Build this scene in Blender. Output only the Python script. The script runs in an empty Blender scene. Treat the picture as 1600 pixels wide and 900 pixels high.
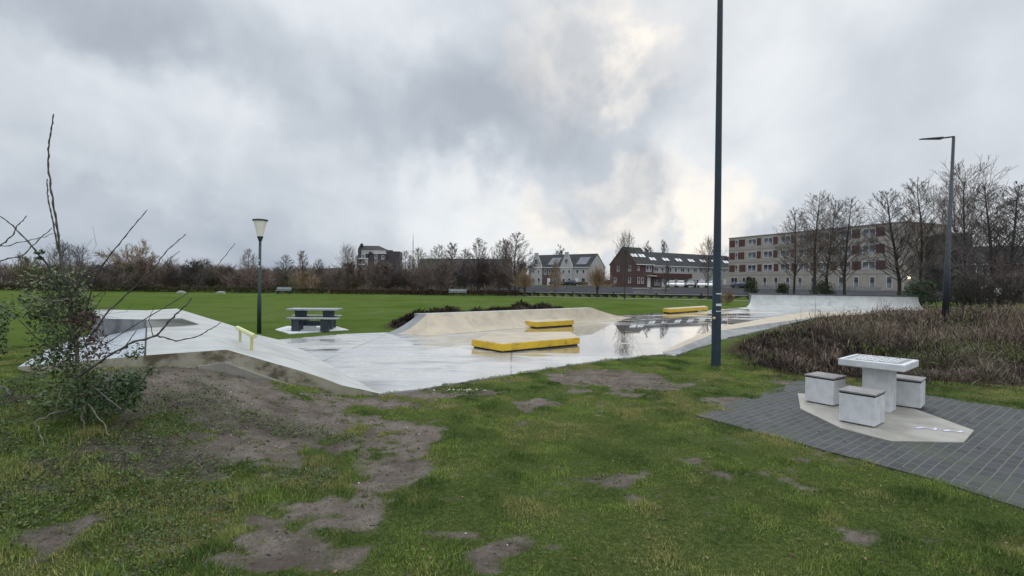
import bpy, math, random
import numpy as np
from mathutils import Vector, Matrix
R = math.radians
random.seed(7); RNG = np.random.default_rng(11)
sc = bpy.context.scene; col = sc.collection

# ------------------------------------------------------------------ camera
CAM_H = 1.85; F = 800.0
cd = bpy.data.cameras.new('camera'); cam = bpy.data.objects.new('camera', cd); col.objects.link(cam)
cd.sensor_width = 36; cd.lens = 18.0; cd.clip_start = .05; cd.clip_end = 3000
CR = (Matrix.Rotation(R(90 - .72), 3, 'X') @ Matrix.Rotation(R(.6), 3, 'Z'))
cam.matrix_world = Matrix.Translation((0, 0, CAM_H)) @ CR.to_4x4()
sc.camera = cam

def ray(px, py): return CR @ Vector(((px - 800) / F, (450 - py) / F, -1))
def G(px, py, z=0.0):                      # photo pixel -> point at height z
    d = ray(px, py); t = (z - CAM_H) / d.z
    return Vector((d.x * t, d.y * t, z))
def D(px, py, y):                          # photo pixel -> point at distance y
    d = ray(px, py); t = y / d.y
    return Vector((d.x * t, y, CAM_H + d.z * t))

# ------------------------------------------------------------------ world, sun, exposure
SUN_AZ, SUN_EL = 18.0, 36.0
w = bpy.data.worlds.new('World'); sc.world = w; w.use_nodes = True
nt = w.node_tree; nt.nodes.clear()
class NG:
    """small helper for writing node graphs"""
    def __init__(s, tree): s.t = tree
    def n(s, typ, **kw):
        nd = s.t.nodes.new(typ)
        for k, v in kw.items():
            if k == 'i':
                for a, b in v.items(): s.set(nd, a, b)
            else: setattr(nd, k, v)
        return nd
    def set(s, nd, a, b):
        inp = nd.inputs[a]
        if isinstance(b, bpy.types.NodeSocket): s.t.links.new(b, inp)
        elif isinstance(b, bpy.types.Node): s.t.links.new(b.outputs[0], inp)
        else: inp.default_value = b
    def math(s, op, a, b=0.0, c=0.0, clamp=False):
        return s.n('ShaderNodeMath', operation=op, use_clamp=clamp, i={0: a, 1: b, 2: c}).outputs[0]
    def vm(s, op, a, b=(0, 0, 0)):
        nd = s.n('ShaderNodeVectorMath', operation=op, i={0: a, 1: b})
        return nd.outputs['Value'] if op in ('DOT_PRODUCT', 'LENGTH') else nd.outputs[0]
    def noise(s, vec, scale, detail=4, rough=.5, dist=0.0):
        nd = s.n('ShaderNodeTexNoise', i={'Scale': scale, 'Detail': detail, 'Roughness': rough, 'Distortion': dist})
        if vec is not None: s.set(nd, 'Vector', vec)
        return nd
    def mr(s, v, a, b, c=0.0, d=1.0, smooth=True):
        return s.n('ShaderNodeMapRange', interpolation_type='SMOOTHSTEP' if smooth else 'LINEAR',
                   i={'Value': v, 'From Min': a, 'From Max': b, 'To Min': c, 'To Max': d}).outputs[0]
    def mix(s, f, a, b, mode='MIX'):
        nd = s.n('ShaderNodeMix', data_type='RGBA', blend_type=mode)
        s.set(nd, 0, f)
        for idx, v in ((6, a), (7, b)):
            if isinstance(v, tuple) and len(v) == 3: v = v + (1,)
            s.set(nd, idx, v)
        return nd.outputs[2]
    def ramp(s, v, stops):
        nd = s.n('ShaderNodeValToRGB', i={0: v}); cr = nd.color_ramp
        while len(cr.elements) < len(stops): cr.elements.new(.5)
        for e, (p, c) in zip(cr.elements, stops): e.position = p; e.color = tuple(c) + (1,)
        return nd.outputs[0]
g = NG(nt)
tc = g.n('ShaderNodeTexCoord').outputs['Generated']
sep = g.n('ShaderNodeSeparateXYZ', i={0: tc})
zc = g.math('ADD', g.math('MAXIMUM', sep.outputs[2], 0), .16)
u = g.math('DIVIDE', sep.outputs[0], zc); v = g.math('DIVIDE', sep.outputs[1], zc)
plane = g.n('ShaderNodeCombineXYZ', i={0: u, 1: g.math('MULTIPLY', v, .55), 2: 3.7}).outputs[0]
big = g.noise(plane, .75, 3, .5, .3).outputs[0]
mid = g.noise(g.vm('ADD', tc, g.n('ShaderNodeVectorMath', operation='SCALE', i={0: plane, 3: .16}).outputs[0]), 3.6, 7, .55, .3).outputs[0]
wisp = g.noise(tc, 7.0, 6, .6, .3).outputs[0]
cl = g.math('ADD', g.math('MULTIPLY', big, .55), g.math('ADD', g.math('MULTIPLY', mid, .38), g.math('MULTIPLY', wisp, .1)))
cl = g.math('ADD', g.math('MULTIPLY', cl, .72), .155)
warp = g.noise(tc, 4.5, 5, .55).outputs['Color']
wd = g.vm('NORMALIZE', g.vm('ADD', tc, g.n('ShaderNodeVectorMath', operation='SCALE', i={0: g.vm('SUBTRACT', warp, (.5, .5, .5)), 3: .42}).outputs[0]))
def blob(px, py, rad, amt):
    d = ray(px, py).normalized()
    dt = g.vm('DOT_PRODUCT', wd, tuple(d))
    return g.mr(dt, math.cos(R(rad)), 1.0, 0.0, amt)
val = cl
BL = [(x, y, 9, .085) for x, y in ((60, 165), (150, 190), (240, 215), (340, 250), (440, 275), (550, 305), (650, 335), (760, 352), (840, 300))]
BL += [(x, y, 12, -.062) for x, y in ((40, 60), (170, 100), (300, 140), (430, 190), (560, 215), (690, 225), (820, 235), (930, 210), (760, 120))]
BL += [(x, y, 10, -.055) for x, y in ((20, 270), (130, 310), (250, 340), (380, 355), (490, 372))]
BL += [(470, 50, 14, .05), (600, 20, 14, .05), (1200, 60, 16, .035), (1330, 160, 18, .035), (1480, 300, 12, .04), (1180, 210, 12, .04), (1010, 278, 6, -.10), (870, 332, 5, -.06), (950, 355, 4, -.05), (1330, 330, 9, -.03), (1520, 60, 14, -.03), (1140, 330, 7, .06)]
for px, py, rad, amt in BL:
    val = g.math('ADD', val, blob(px, py, rad, amt))
cloud = g.ramp(val, [(.32, (.40, .445, .51)), (.42, (.48, .53, .595)), (.52, (.61, .655, .71)), (.63, (.77, .81, .85)), (.78, (.93, .955, .97))])
warm = None
for px, py, rad, amt in [(1128, 345, 5.5, 1.2), (1060, 268, 5, .5), (960, 268, 4.5, .55), (850, 300, 4, .5), (850, 358, 3.5, .7), (920, 354, 3.5, .7), (990, 342, 4.5, .6), (1060, 340, 4.5, .4), (1000, 105, 4.5, .55),
                         (900, 50, 9, .3), (960, 40, 9, .2), (770, 340, 5, .3)]:
    b = blob(px, py, rad, amt); warm = b if warm is None else g.math('ADD', warm, b)
wmask = g.math('MULTIPLY', warm, g.mr(wisp, .36, .62, .3, 1.0), clamp=True)
cloud = g.mix(wmask, cloud, (1.0, .935, .85))
# the low band of sky on the left is bluer
blue = g.math('MULTIPLY', g.mr(sep.outputs[2], .0, .22, 1, 0), g.mr(sep.outputs[0], -.05, -.5, 0, 1))
cloud = g.mix(g.math('MULTIPLY', blue, .5), cloud, (.33, .40, .50))
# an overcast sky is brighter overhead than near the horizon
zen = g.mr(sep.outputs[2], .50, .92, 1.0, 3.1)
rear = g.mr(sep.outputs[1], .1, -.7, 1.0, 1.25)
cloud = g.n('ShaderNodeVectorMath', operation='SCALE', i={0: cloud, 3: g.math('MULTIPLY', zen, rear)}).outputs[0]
skyt = g.n('ShaderNodeTexSky', sky_type='NISHITA'); skyt.sun_disc = False
skyt.sun_elevation = R(SUN_EL); skyt.sun_rotation = R(SUN_AZ); skyt.air_density = 1.0; skyt.dust_density = 2.0
bg1 = g.n('ShaderNodeBackground', i={'Color': skyt.outputs[0], 'Strength': .06})
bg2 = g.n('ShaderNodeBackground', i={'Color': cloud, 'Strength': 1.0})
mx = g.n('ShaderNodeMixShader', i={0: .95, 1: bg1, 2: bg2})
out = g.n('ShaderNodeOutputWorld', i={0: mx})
w.cycles.sampling_method = 'MANUAL'; w.cycles.sample_map_resolution = 512

sl = bpy.data.lights.new('sun', 'SUN'); so = bpy.data.objects.new('sun', sl); col.objects.link(so)
sl.energy = .5; sl.angle = R(28); sl.color = (1, .94, .86)
sd = Vector((math.sin(R(SUN_AZ)) * math.cos(R(SUN_EL)), math.cos(R(SUN_AZ)) * math.cos(R(SUN_EL)), math.sin(R(SUN_EL))))
so.rotation_euler = sd.to_track_quat('Z', 'Y').to_euler(); so.location = (0, 0, 60)
sc.view_settings.view_transform = 'Standard'; sc.view_settings.look = 'None'
sc.view_settings.exposure = 0.08; sc.view_settings.gamma = 1; sc.view_settings.use_curve_mapping = False

# ------------------------------------------------------------------ helpers
def tag(o, label=None, cat=None, group=None, kind=None):
    if label: o['label'] = label
    if cat: o['category'] = cat
    if group: o['group'] = group
    if kind: o['kind'] = kind
    return o
def empty(name, loc=(0, 0, 0), rz=0.0, label=None, cat=None, group=None):
    o = bpy.data.objects.new(name, None); col.objects.link(o); o.empty_display_size = .2
    o.location = loc; o.rotation_euler = (0, 0, rz)
    return tag(o, label, cat, group)
def kids(o, idx={}): return [c for c in col.objects if c.parent == o]
def copy_tree(o, parent=None, cache={}):
    c = o.copy(); col.objects.link(c); c.parent = parent
    if o.name not in cache: cache[o.name] = list(kids(o))
    for ch in cache[o.name]: copy_tree(ch, c)
    return c
def arrmesh(name, verts, faces, mat, parent=None, cols=None, smooth=False):
    """fast mesh from numpy arrays; faces (n,k)"""
    verts = np.asarray(verts, dtype=np.float32); faces = np.asarray(faces, dtype=np.int32)
    me = bpy.data.meshes.new(name); n, k = faces.shape
    me.vertices.add(len(verts)); me.vertices.foreach_set('co', verts.ravel())
    me.loops.add(n * k); me.loops.foreach_set('vertex_index', faces.ravel())
    me.polygons.add(n); me.polygons.foreach_set('loop_start', np.arange(0, n * k, k, dtype=np.int32))
    me.update(calc_edges=True)
    if smooth: me.polygons.foreach_set('use_smooth', np.ones(n, dtype=bool))
    if cols is not None:
        a = me.attributes.new('Col', 'FLOAT_COLOR', 'POINT')
        cc = np.ones((len(verts), 4), dtype=np.float32); cc[:, :cols.shape[1]] = cols
        a.data.foreach_set('color', cc.ravel())
    if mat: me.materials.append(mat)
    o = bpy.data.objects.new(name, me); col.objects.link(o); o.parent = parent
    return o
class MB:
    def __init__(s): s.v = []; s.f = []; s.m = []; s.mi = 0
    def add(s, vs, fs):
        b = len(s.v); s.v += [tuple(p) for p in vs]
        for f in fs: s.f.append(tuple(b + i for i in f)); s.m.append(s.mi)
        return s
    def box(s, x0, x1, y0, y1, z0, z1, M=None):
        vs = [Vector(p) for p in ((x0, y0, z0), (x1, y0, z0), (x1, y1, z0), (x0, y1, z0), (x0, y0, z1), (x1, y0, z1), (x1, y1, z1), (x0, y1, z1))]
        if M: vs = [M @ p for p in vs]
        return s.add(vs, [(0, 3, 2, 1), (4, 5, 6, 7), (0, 1, 5, 4), (1, 2, 6, 5), (2, 3, 7, 6), (3, 0, 4, 7)])
    def prism(s, pts, z0, z1, bottom=True):
        """pts counter-clockwise [(x,y)] ; z values scalars or lists"""
        n = len(pts); za = z0 if hasattr(z0, '__len__') else [z0] * n; zb = z1 if hasattr(z1, '__len__') else [z1] * n
        vs = [(p[0], p[1], za[i]) for i, p in enumerate(pts)] + [(p[0], p[1], zb[i]) for i, p in enumerate(pts)]
        fs = [tuple(range(n, 2 * n))] + [(i, (i + 1) % n, n + (i + 1) % n, n + i) for i in range(n)]
        if bottom: fs.append(tuple(range(n - 1, -1, -1)))
        return s.add(vs, fs)
    def tube(s, pts, rads, n=8, caps=True):
        pts = [Vector(p) for p in pts]
        if not hasattr(rads, '__len__'): rads = [rads] * len(pts)
        b = len(s.v); prev = None
        for i, p in enumerate(pts):
            t = (pts[min(i + 1, len(pts) - 1)] - pts[max(i - 1, 0)]).normalized()
            a = prev if prev is not None else (Vector((1, 0, 0)) if abs(t.x) < .9 else Vector((0, 1, 0)))
            a = (a - t * a.dot(t)).normalized(); prev = a; c = t.cross(a)
            for k in range(n):
                q = p + (a * math.cos(2 * math.pi * k / n) + c * math.sin(2 * math.pi * k / n)) * rads[i]; s.v.append(tuple(q))
        for i in range(len(pts) - 1):
            for k in range(n):
                s.f.append((b + i * n + k, b + i * n + (k + 1) % n, b + (i + 1) * n + (k + 1) % n, b + (i + 1) * n + k)); s.m.append(s.mi)
        if caps:
            s.f.append(tuple(b + k for k in range(n - 1, -1, -1))); s.m.append(s.mi)
            e = b + (len(pts) - 1) * n; s.f.append(tuple(e + k for k in range(n))); s.m.append(s.mi)
        return s
    def build(s, name, mats, parent=None, bevel=0, smooth=False):
        me = bpy.data.meshes.new(name); me.from_pydata(s.v, [], s.f); me.update()
        if not isinstance(mats, (list, tuple)): mats = [mats]
        for m in mats: me.materials.append(m)
        if len(mats) > 1: me.polygons.foreach_set('material_index', s.m)
        if smooth: me.polygons.foreach_set('use_smooth', [True] * len(me.polygons))
        o = bpy.data.objects.new(name, me); col.objects.link(o); o.parent = parent
        if bevel:
            md = o.modifiers.new('bevel', 'BEVEL'); md.width = bevel; md.segments = 2; md.limit_method = 'ANGLE'; md.angle_limit = R(40)
        return o
# smooth value noise in numpy
def vnoise(x, y, s, seed=0):
    x = np.asarray(x) * s + 1000.5 + seed * 17.3; y = np.asarray(y) * s + 1000.5 + seed * 9.1
    xi = np.floor(x).astype(np.int64); yi = np.floor(y).astype(np.int64); fx = x - xi; fy = y - yi
    fx = fx * fx * (3 - 2 * fx); fy = fy * fy * (3 - 2 * fy)
    def h(a, b):
        n = (a * 374761393 + b * 668265263 + seed * 144665) & 0xffffffff
        n = ((n ^ (n >> 13)) * 1274126177) & 0xffffffff
        return ((n ^ (n >> 16)) & 0xffff) / 65535.0
    return (h(xi, yi) * (1 - fx) + h(xi + 1, yi) * fx) * (1 - fy) + (h(xi, yi + 1) * (1 - fx) + h(xi + 1, yi + 1) * fx) * fy
def fbm(x, y, s, seed=0, o=4):
    t = 0; a = .5; n = 0
    for k in range(o): t = t + a * vnoise(x, y, s * 2 ** k, seed + k); n += a; a *= .5
    return t / n
def inpoly(x, y, poly):
    x = np.asarray(x); y = np.asarray(y); r = np.zeros(x.shape, bool); n = len(poly)
    for i in range(n):
        x0, y0 = poly[i][0], poly[i][1]; x1, y1 = poly[(i + 1) % n][0], poly[(i + 1) % n][1]
        if y0 == y1: continue
        c = ((y0 > y) != (y1 > y)) & (x < (x1 - x0) * (y - y0) / (y1 - y0) + x0); r ^= c
    return r
def polydist(x, y, poly, closed=True):
    x = np.asarray(x); y = np.asarray(y); d = np.full(x.shape, 1e9); n = len(poly)
    for i in range(n if closed else n - 1):
        a = poly[i]; b = poly[(i + 1) % n]; dx, dy = b[0] - a[0], b[1] - a[1]; L = dx * dx + dy * dy + 1e-9
        t = np.clip(((x - a[0]) * dx + (y - a[1]) * dy) / L, 0, 1)
        d = np.minimum(d, np.hypot(x - a[0] - t * dx, y - a[1] - t * dy))
    return d
def sstep(a, b, v): t = np.clip((np.asarray(v) - a) / (b - a), 0, 1); return t * t * (3 - 2 * t)

# ------------------------------------------------------------------ materials
def mat(name, c1, c2=None, scale=3.0, rough=.8, bump=0.0, bscale=None, detail=5, spec=.4, metal=0.0, contrast=(.35, .65), rough2=None, extra=None):
    m = bpy.data.materials.new(name); m.use_nodes = True; q = NG(m.node_tree); b = m.node_tree.nodes['Principled BSDF']
    c2 = c2 or tuple(x * .8 for x in c1)
    tcn = q.n('ShaderNodeTexCoord').outputs['Object']
    nz = q.noise(tcn, scale, detail, .6)
    f = q.mr(nz.outputs[0], contrast[0], contrast[1])
    c = q.mix(f, c1, c2)
    if extra: c = extra(q, tcn, c)
    q.set(b, 'Base Color', c); b.inputs['Roughness'].default_value = rough
    if rough2 is not None: q.set(b, 'Roughness', q.mr(nz.outputs[0], .3, .7, rough, rough2))
    b.inputs['Specular IOR Level'].default_value = spec; b.inputs['Metallic'].default_value = metal
    if bump:
        n2 = q.noise(tcn, bscale or scale * 6, 4, .6)
        bp = q.n('ShaderNodeBump', i={'Strength': bump, 'Distance': .02, 'Height': n2.outputs[0]}); q.set(b, 'Normal', bp.outputs[0])
    return m
def stains(c, sc_, lo, hi, amt=1.0, stretch=(1, 1, 1)):
    def f(q, tcn, base):
        mp = q.n('ShaderNodeMapping', i={0: tcn}); mp.inputs['Scale'].default_value = stretch
        n = q.noise(mp.outputs[0], sc_, 6, .65).outputs[0]
        return q.mix(q.mr(n, lo, hi, 0, amt), base, c)
    return f
def attrmat(name, rough=.85, spec=.25, jitter=.25, scale=8, translucent=0.0):
    m = bpy.data.materials.new(name); m.use_nodes = True; q = NG(m.node_tree); b = m.node_tree.nodes['Principled BSDF']
    a = q.n('ShaderNodeAttribute', attribute_name='Col').outputs[0]
    tcn = q.n('ShaderNodeTexCoord').outputs['Object']
    n = q.noise(tcn, scale, 4, .6).outputs[0]
    c = q.mix(1.0, a, q.ramp(n, [(.3, (1 - jitter,) * 3), (.7, (1 + jitter * .5,) * 3)]), 'MULTIPLY')
    q.set(b, 'Base Color', c); b.inputs['Roughness'].default_value = rough; b.inputs['Specular IOR Level'].default_value = spec
    return m
MT = {}
MT['steel_blue'] = mat('steel_blue_paint', (.018, .034, .05), (.012, .026, .04), 6, .45, .05, 40, extra=stains((.08, .09, .09), 9, .62, .8, .5, (1, 1, .2)))
MT['dark_green'] = mat('dark_green_paint', (.018, .04, .032), (.014, .03, .03), 6, .5)
MT['grey_metal'] = mat('grey_metal', (.045, .05, .06), (.03, .035, .042), 8, .45, metal=.3)
MT['white'] = mat('white_paint', (.72, .73, .74), (.6, .61, .62), 4, .5)
MT['sticker'] = mat('sticker', (.75, .77, .78), (.55, .58, .6), 30, .5)
MT['opal'] = mat('opal_plastic', (.80, .77, .66), (.74, .71, .62), 3, .4)
MT['concrete_light'] = mat('pale_cast_concrete', (.60, .61, .62), (.50, .51, .52), 6, .8, .25, 60, extra=stains((.33, .32, .29), 3.5, .55, .75, .55, (1, 1, .5)))
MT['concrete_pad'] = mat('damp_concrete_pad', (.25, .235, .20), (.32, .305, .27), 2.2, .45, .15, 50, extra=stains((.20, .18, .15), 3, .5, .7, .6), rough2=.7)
MT['plank'] = mat('weathered_plank', (.27, .255, .25), (.19, .18, .178), 5, .8, .3, 30, extra=stains((.30, .30, .28), 12, .5, .7, .5, (.3, 3, 1)))
MT['rubber'] = mat('black_rubber', (.02, .02, .02), (.03, .03, .03), 8, .8)
MT['dark_plastic'] = mat('blue_black_composite', (.035, .048, .065), (.025, .034, .046), 4, .5)
MT['grey_top'] = mat('grey_weathered_top', (.30, .32, .33), (.22, .235, .245), 4, .6)
MT['yellow'] = mat('yellow_steel', (.72, .47, .03), (.58, .37, .03), 3, .45, .1, 12, spec=.4, extra=stains((.13, .10, .05), 7, .56, .68, .7, (.5, .5, 2.5)))
MT['pale_yellow'] = mat('pale_yellow_paint', (.62, .60, .28), (.50, .49, .28), 6, .5)
MT['glass'] = mat('dark_glass', (.04, .045, .055), (.22, .23, .25), .35, .10, spec=.8, contrast=(.45, .6))
MT['lamp_glow'] = mat('lit_lamp', (1, .9, .7)); _b = MT['lamp_glow'].node_tree.nodes['Principled BSDF']; _b.inputs['Emission Color'].default_value = (1, .82, .55, 1); _b.inputs['Emission Strength'].default_value = 6
MT['bark'] = mat('dark_bark', (.055, .045, .042), (.03, .026, .025), 4, .9)
MT['bark_green'] = mat('mossy_bark', (.07, .075, .04), (.035, .03, .025), 3, .9)
MT['twig_brown'] = mat('brown_twigs', (.20, .155, .135), (.13, .10, .09), .6, .9)
MT['twig_red'] = mat('reddish_twigs', (.19, .135, .115), (.135, .10, .088), .5, .9)
MT['twig_grey'] = mat('grey_twigs', (.125, .108, .10), (.08, .07, .068), .6, .9)
MT['twig_tan'] = mat('tan_twigs', (.32, .235, .145), (.21, .15, .095), .6, .9)
MT['twig_olive'] = mat('olive_twigs', (.20, .18, .105), (.13, .115, .07), .6, .9)
MT['leaf_dark'] = mat('dark_evergreen_leaf', (.035, .065, .025), (.06, .095, .035), 3, .5)
MT['leaf_bush'] = mat('bush_leaf', (.06, .10, .03), (.11, .155, .05), 5, .45)
MT['leaf_conifer'] = mat('olive_evergreen_leaf', (.05, .062, .022), (.03, .042, .018), 1, .7)
# ------------------------------------------------------------------ ground layout
PZ = .03                                              # plaza height
plaza_px = [(592, 615), (660, 607), (760, 591), (860, 575), (940, 563), (1031, 553.7), (1056, 556), (1085, 545), (1110, 537.5), (1127, 530.3), (1205, 513.3), (1280, 499.5), (1340, 494), (1400, 490)]
plaza = [G(*p, PZ).xy for p in plaza_px]
plaza += [G(1452, 488, PZ).xy, D(1450, 480, 37).xy, D(1167, 479, 43).xy, G(1165, 480, PZ).xy, G(1110, 484, PZ).xy, G(1033, 489, PZ).xy, G(957, 493.5, PZ).xy, Vector((3.2, 24.8)), Vector((-3.2, 19.3)), G(615, 519, PZ).xy, G(540, 521.5, PZ).xy, G(430, 531, PZ).xy]
plaza += [Vector((-9.5, 15.9)), Vector((-8.4, 12.0)), Vector((-4.6, 8.6))]
paving = [G(*p).xy for p in [(1086.5, 650), (1193.8, 680), (1362.8, 725), (1470, 754.5), (1600, 797)]] + [Vector((9, 3.2)), Vector((16, 5.5)), Vector((16, 9.3)), G(1600, 640.7).xy, G(1432.6, 616).xy, G(1255.5, 593.6).xy, G(1170, 622).xy]
hexpad = [G(*p, .035).xy for p in [(1250.6, 637.5), (1314, 668), (1392, 688), (1506, 690), (1522, 671.6), (1428, 637.5)]] + [Vector((5.55, 8.35)), Vector((4.8, 8.55))]
bed = [G(*p).xy for p in [(1142, 548), (1160, 572), (1250, 593), (1400, 600), (1600, 610)]] + [Vector((20, 9.5)), Vector((34, 20)), Vector((34, 34)), Vector((26, 31)), Vector((20, 28.3)), Vector((15.5, 24.5)), Vector((11.5, 20.8)), Vector((8.4, 17.6))]
strip_bed = [Vector(p) for p in [(-4.6, 19.6), (-3.6, 19.9), (-1, 22), (1.5, 24.3), (3.2, 26.2), (3.5, 30), (0, 29), (-3.2, 25.0), (-5.2, 22.0)]]

def H(x, y):
    x = np.asarray(x, float); y = np.asarray(y, float)
    sx = np.where(x > -4.9, 1.3, 2.3); sy = np.where(y > 6.8, 1.15, 2.3)
    h = .62 * np.exp(-.5 * ((x + 4.9) / sx) ** 2) * np.exp(-.5 * ((y - 6.8) / sy) ** 2)
    s = y + .34 * x - 66.6; e = sstep(-26, -10, x)
    h = h + e * np.where(s > 0, .46 + .44 * sstep(4, 45, s), 0) + (1 - e) * .3 * sstep(10, 60, s)
    r = np.hypot(x, y); h = h + .045 * (fbm(x, y, 3.4, 83, 3) - .5) * (1 - sstep(8, 12, r)) + (fbm(x, y, .9, 3) - .5) * .07 * (1 - sstep(9, 13, r)) + (fbm(x, y, 5, 5, 3) - .5) * .03 * (1 - sstep(8, 12, r))
    d = np.where(inpoly(x, y, plaza), -polydist(x, y, plaza), polydist(x, y, plaza))
    flat = 1 - sstep(0, .8, d); mound = sstep(.05, .25, h)
    h = np.where((h < .12), h * (1 - flat), h)
    h = np.where((d < -.02) & (h < .25), -.06, h)
    dp = np.where(inpoly(x, y, paving), -polydist(x, y, paving), polydist(x, y, paving))
    h = np.where(dp < 1.0, h * sstep(0, 1.0, dp), h); h = np.where(dp < -.03, -.05, h)
    return h
SAND = [(330, 600, 120, 30, 1.1), (440, 622, 120, 30, 1.1), (250, 583, 60, 14, .9), (400, 660, 75, 40, .95), (560, 632, 90, 13, .8), (612, 690, 50, 45, 1), (600, 745, 60, 40, 1),
        (540, 805, 95, 32, .9), (480, 855, 90, 35, .85), (400, 890, 80, 25, .7), (940, 592, 85, 17, 1.05), (1015, 602, 45, 10, .8), (845, 636, 27, 13, .95), (985, 619, 45, 6, .7),
        (805, 865, 45, 32, 1), (730, 835, 75, 10, .8), (1115, 735, 50, 12, .72), (975, 742, 60, 12, .55), (1020, 765, 50, 16, .55), (900, 790, 40, 15, .45), (60, 830, 60, 30, .45),
        (180, 735, 80, 28, .62), (1165, 632, 70, 12, .6), (1230, 598, 60, 6, .6), (1370, 850, 50, 20, .5), (700, 612, 110, 7, .6), (1250, 765, 60, 12, .4), (250, 680, 80, 20, .6), (160, 860, 60, 16, .4), (380, 560 + 24, 100, 14, 1.1), (585, 700, 75, 60, .85), (470, 660, 90, 25, .8), (440, 840, 110, 30, .6)]
SB = []
for cx, cy, rx, ry, wt in SAND:
    z = .35 if (cx < 470 and cy < 700) else (.15 if cx < 300 else 0)
    p = G(cx, cy, z); SB.append((p.x, p.y, rx * p.y / F, ry * p.y ** 2 / (F * (CAM_H - z)), wt))
def sandmask(x, y):
    m = np.zeros(np.shape(x)); x0, y0 = x, y
    x = x0 + (fbm(x0, y0, 1.1, 61, 4) - .5) * .9; y = y0 + (fbm(x0, y0, 1.1, 66, 4) - .5) * .8
    for cx, cy, rx, ry, wt in SB:
        d = np.hypot((x - cx) / rx, (y - cy) / ry); m = np.maximum(m, wt * (1 - sstep(.25, 1.5, d)))
    x, y = x0, y0; n = fbm(x, y, 1.9, 21, 5); m = m * 1.05 + (n - .5) * 1.15 + (fbm(x, y, 7, 27, 4) - .5) * 1.25 - .03 + .25 * sstep(-1.4, -3.4, x) * sstep(8, 6, y) * sstep(.42, .6, fbm(x, y, 1.0, 131, 3)) * 1.3
    dpv = polydist(x, y, paving); m = m + .25 * (1 - sstep(0, .35, dpv)) * vnoise(x, y, 3, 8)
    dpl = polydist(x, y, plaza); m = m + .28 * (1 - sstep(0, .3, dpl)) * vnoise(x, y, 2, 9)
    return sstep(.30, .66, m)

def axis(a, b, step, lo, hi, gr=1.16):
    m = list(np.arange(a, b + 1e-6, step)); s = step; v_ = b
    while v_ < hi: s *= gr; s_ = min(s, 18); v_ += s_; m.append(min(v_, hi))
    s = step; v_ = a; l = []
    while v_ > lo: s *= gr; s_ = min(s, 18); v_ -= s_; l.append(max(v_, lo))
    return np.array(sorted(set(l + m)))
xs = axis(-9.5, 13.5, .06, -900, 900); ys = axis(1.2, 14, .05, -300, 1400, 1.12)
ys = np.array(sorted(set(list(ys[(ys < 50) | (ys > 76)]) + list(np.arange(50, 76.1, .35)))))
X, Y = np.meshgrid(xs, ys); Z = H(X, Y)
sm = sandmask(X, Y)
bedm = 1 - sstep(-.1, .6, np.where(inpoly(X, Y, bed), -polydist(X, Y, bed), polydist(X, Y, bed)))
bedm2 = 1 - sstep(-.1, .5, np.where(inpoly(X, Y, strip_bed), -polydist(X, Y, strip_bed), polydist(X, Y, strip_bed)))
bedm = np.maximum(bedm, bedm2)
farm = sstep(.5, 2, Y + .34 * X - 66.6)
nx = len(xs); ny = len(ys)
idx = (np.arange(ny - 1)[:, None] * nx + np.arange(nx - 1)[None, :]).ravel()
faces = np.stack([idx, idx + 1, idx + 1 + nx, idx + nx], 1)
cols = np.stack([sm.ravel(), bedm.ravel(), farm.ravel()], 1)
m = bpy.data.materials.new('grassy_ground'); m.use_nodes = True; q = NG(m.node_tree); b = m.node_tree.nodes['Principled BSDF']
at = q.n('ShaderNodeSeparateColor', i={0: q.n('ShaderNodeAttribute', attribute_name='Col').outputs[0]})
oc = q.n('ShaderNodeTexCoord').outputs['Object']
n1 = q.noise(oc, .35, 5, .6).outputs[0]; n2 = q.noise(oc, 3.5, 6, .65).outputs[0]; n3 = q.noise(oc, 28, 5, .7).outputs[0]
gr_ = q.mix(q.mr(n1, .35, .65), (.058, .102, .018), (.088, .134, .030))
gr_ = q.mix(q.mr(n2, .4, .72, 0, .6), gr_, (.11, .13, .035))
near_ = q.mr(q.n('ShaderNodeSeparateXYZ', i={0: oc}).outputs[1], 10, 15, .75, 0)
gr_ = q.mix(near_, gr_, q.mix(q.mr(n3, .38, .6), (.095, .110, .04), (.030, .042, .014)))
gr_ = q.mix(q.mr(n3, .35, .7, 0, .6), gr_, (.045, .065, .02))
gr_ = q.mix(q.mr(q.noise(oc, .09, 6, .65).outputs[0], .42, .6, 0, .5), gr_, (.10, .13, .04))
sd_ = q.mix(q.mr(n2, .35, .65), (.150, .126, .105), (.215, .185, .158))
n4 = q.noise(oc, 75, 4, .75).outputs[0]
sd_ = q.mix(q.mr(n3, .46, .64, 0, .75), sd_, (.085, .072, .060))
sd_ = q.mix(q.mr(n4, .55, .7, 0, .6), sd_, (.26, .235, .21))
sd_ = q.mix(q.mr(n4, .47, .36, 0, .7), sd_, (.06, .05, .042))
sd_ = q.mix(q.mr(q.noise(oc, 1.1, 6, .7).outputs[0], .46, .64, 0, .8), sd_, (.085, .070, .060))
sd_ = q.mix(q.math('MULTIPLY', q.mr(q.n('ShaderNodeSeparateXYZ', i={0: oc}).outputs[0], -2.2, -4.0), q.mr(q.n('ShaderNodeSeparateXYZ', i={0: oc}).outputs[1], 6.6, 4.8, 0, .6)), sd_, (.05, .045, .036))
lit = q.mix(q.mr(n3, .4, .6), (.035, .026, .02), (.075, .055, .038))
c = q.mix(at.outputs[0], gr_, sd_); c = q.mix(at.outputs[1], c, lit)
c = q.mix(at.outputs[2], c, q.mix(q.mr(n2, .4, .6), (.05, .06, .03), (.08, .075, .05)))
q.set(b, 'Base Color', c); b.inputs['Roughness'].default_value = .9; b.inputs['Specular IOR Level'].default_value = .0
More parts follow.
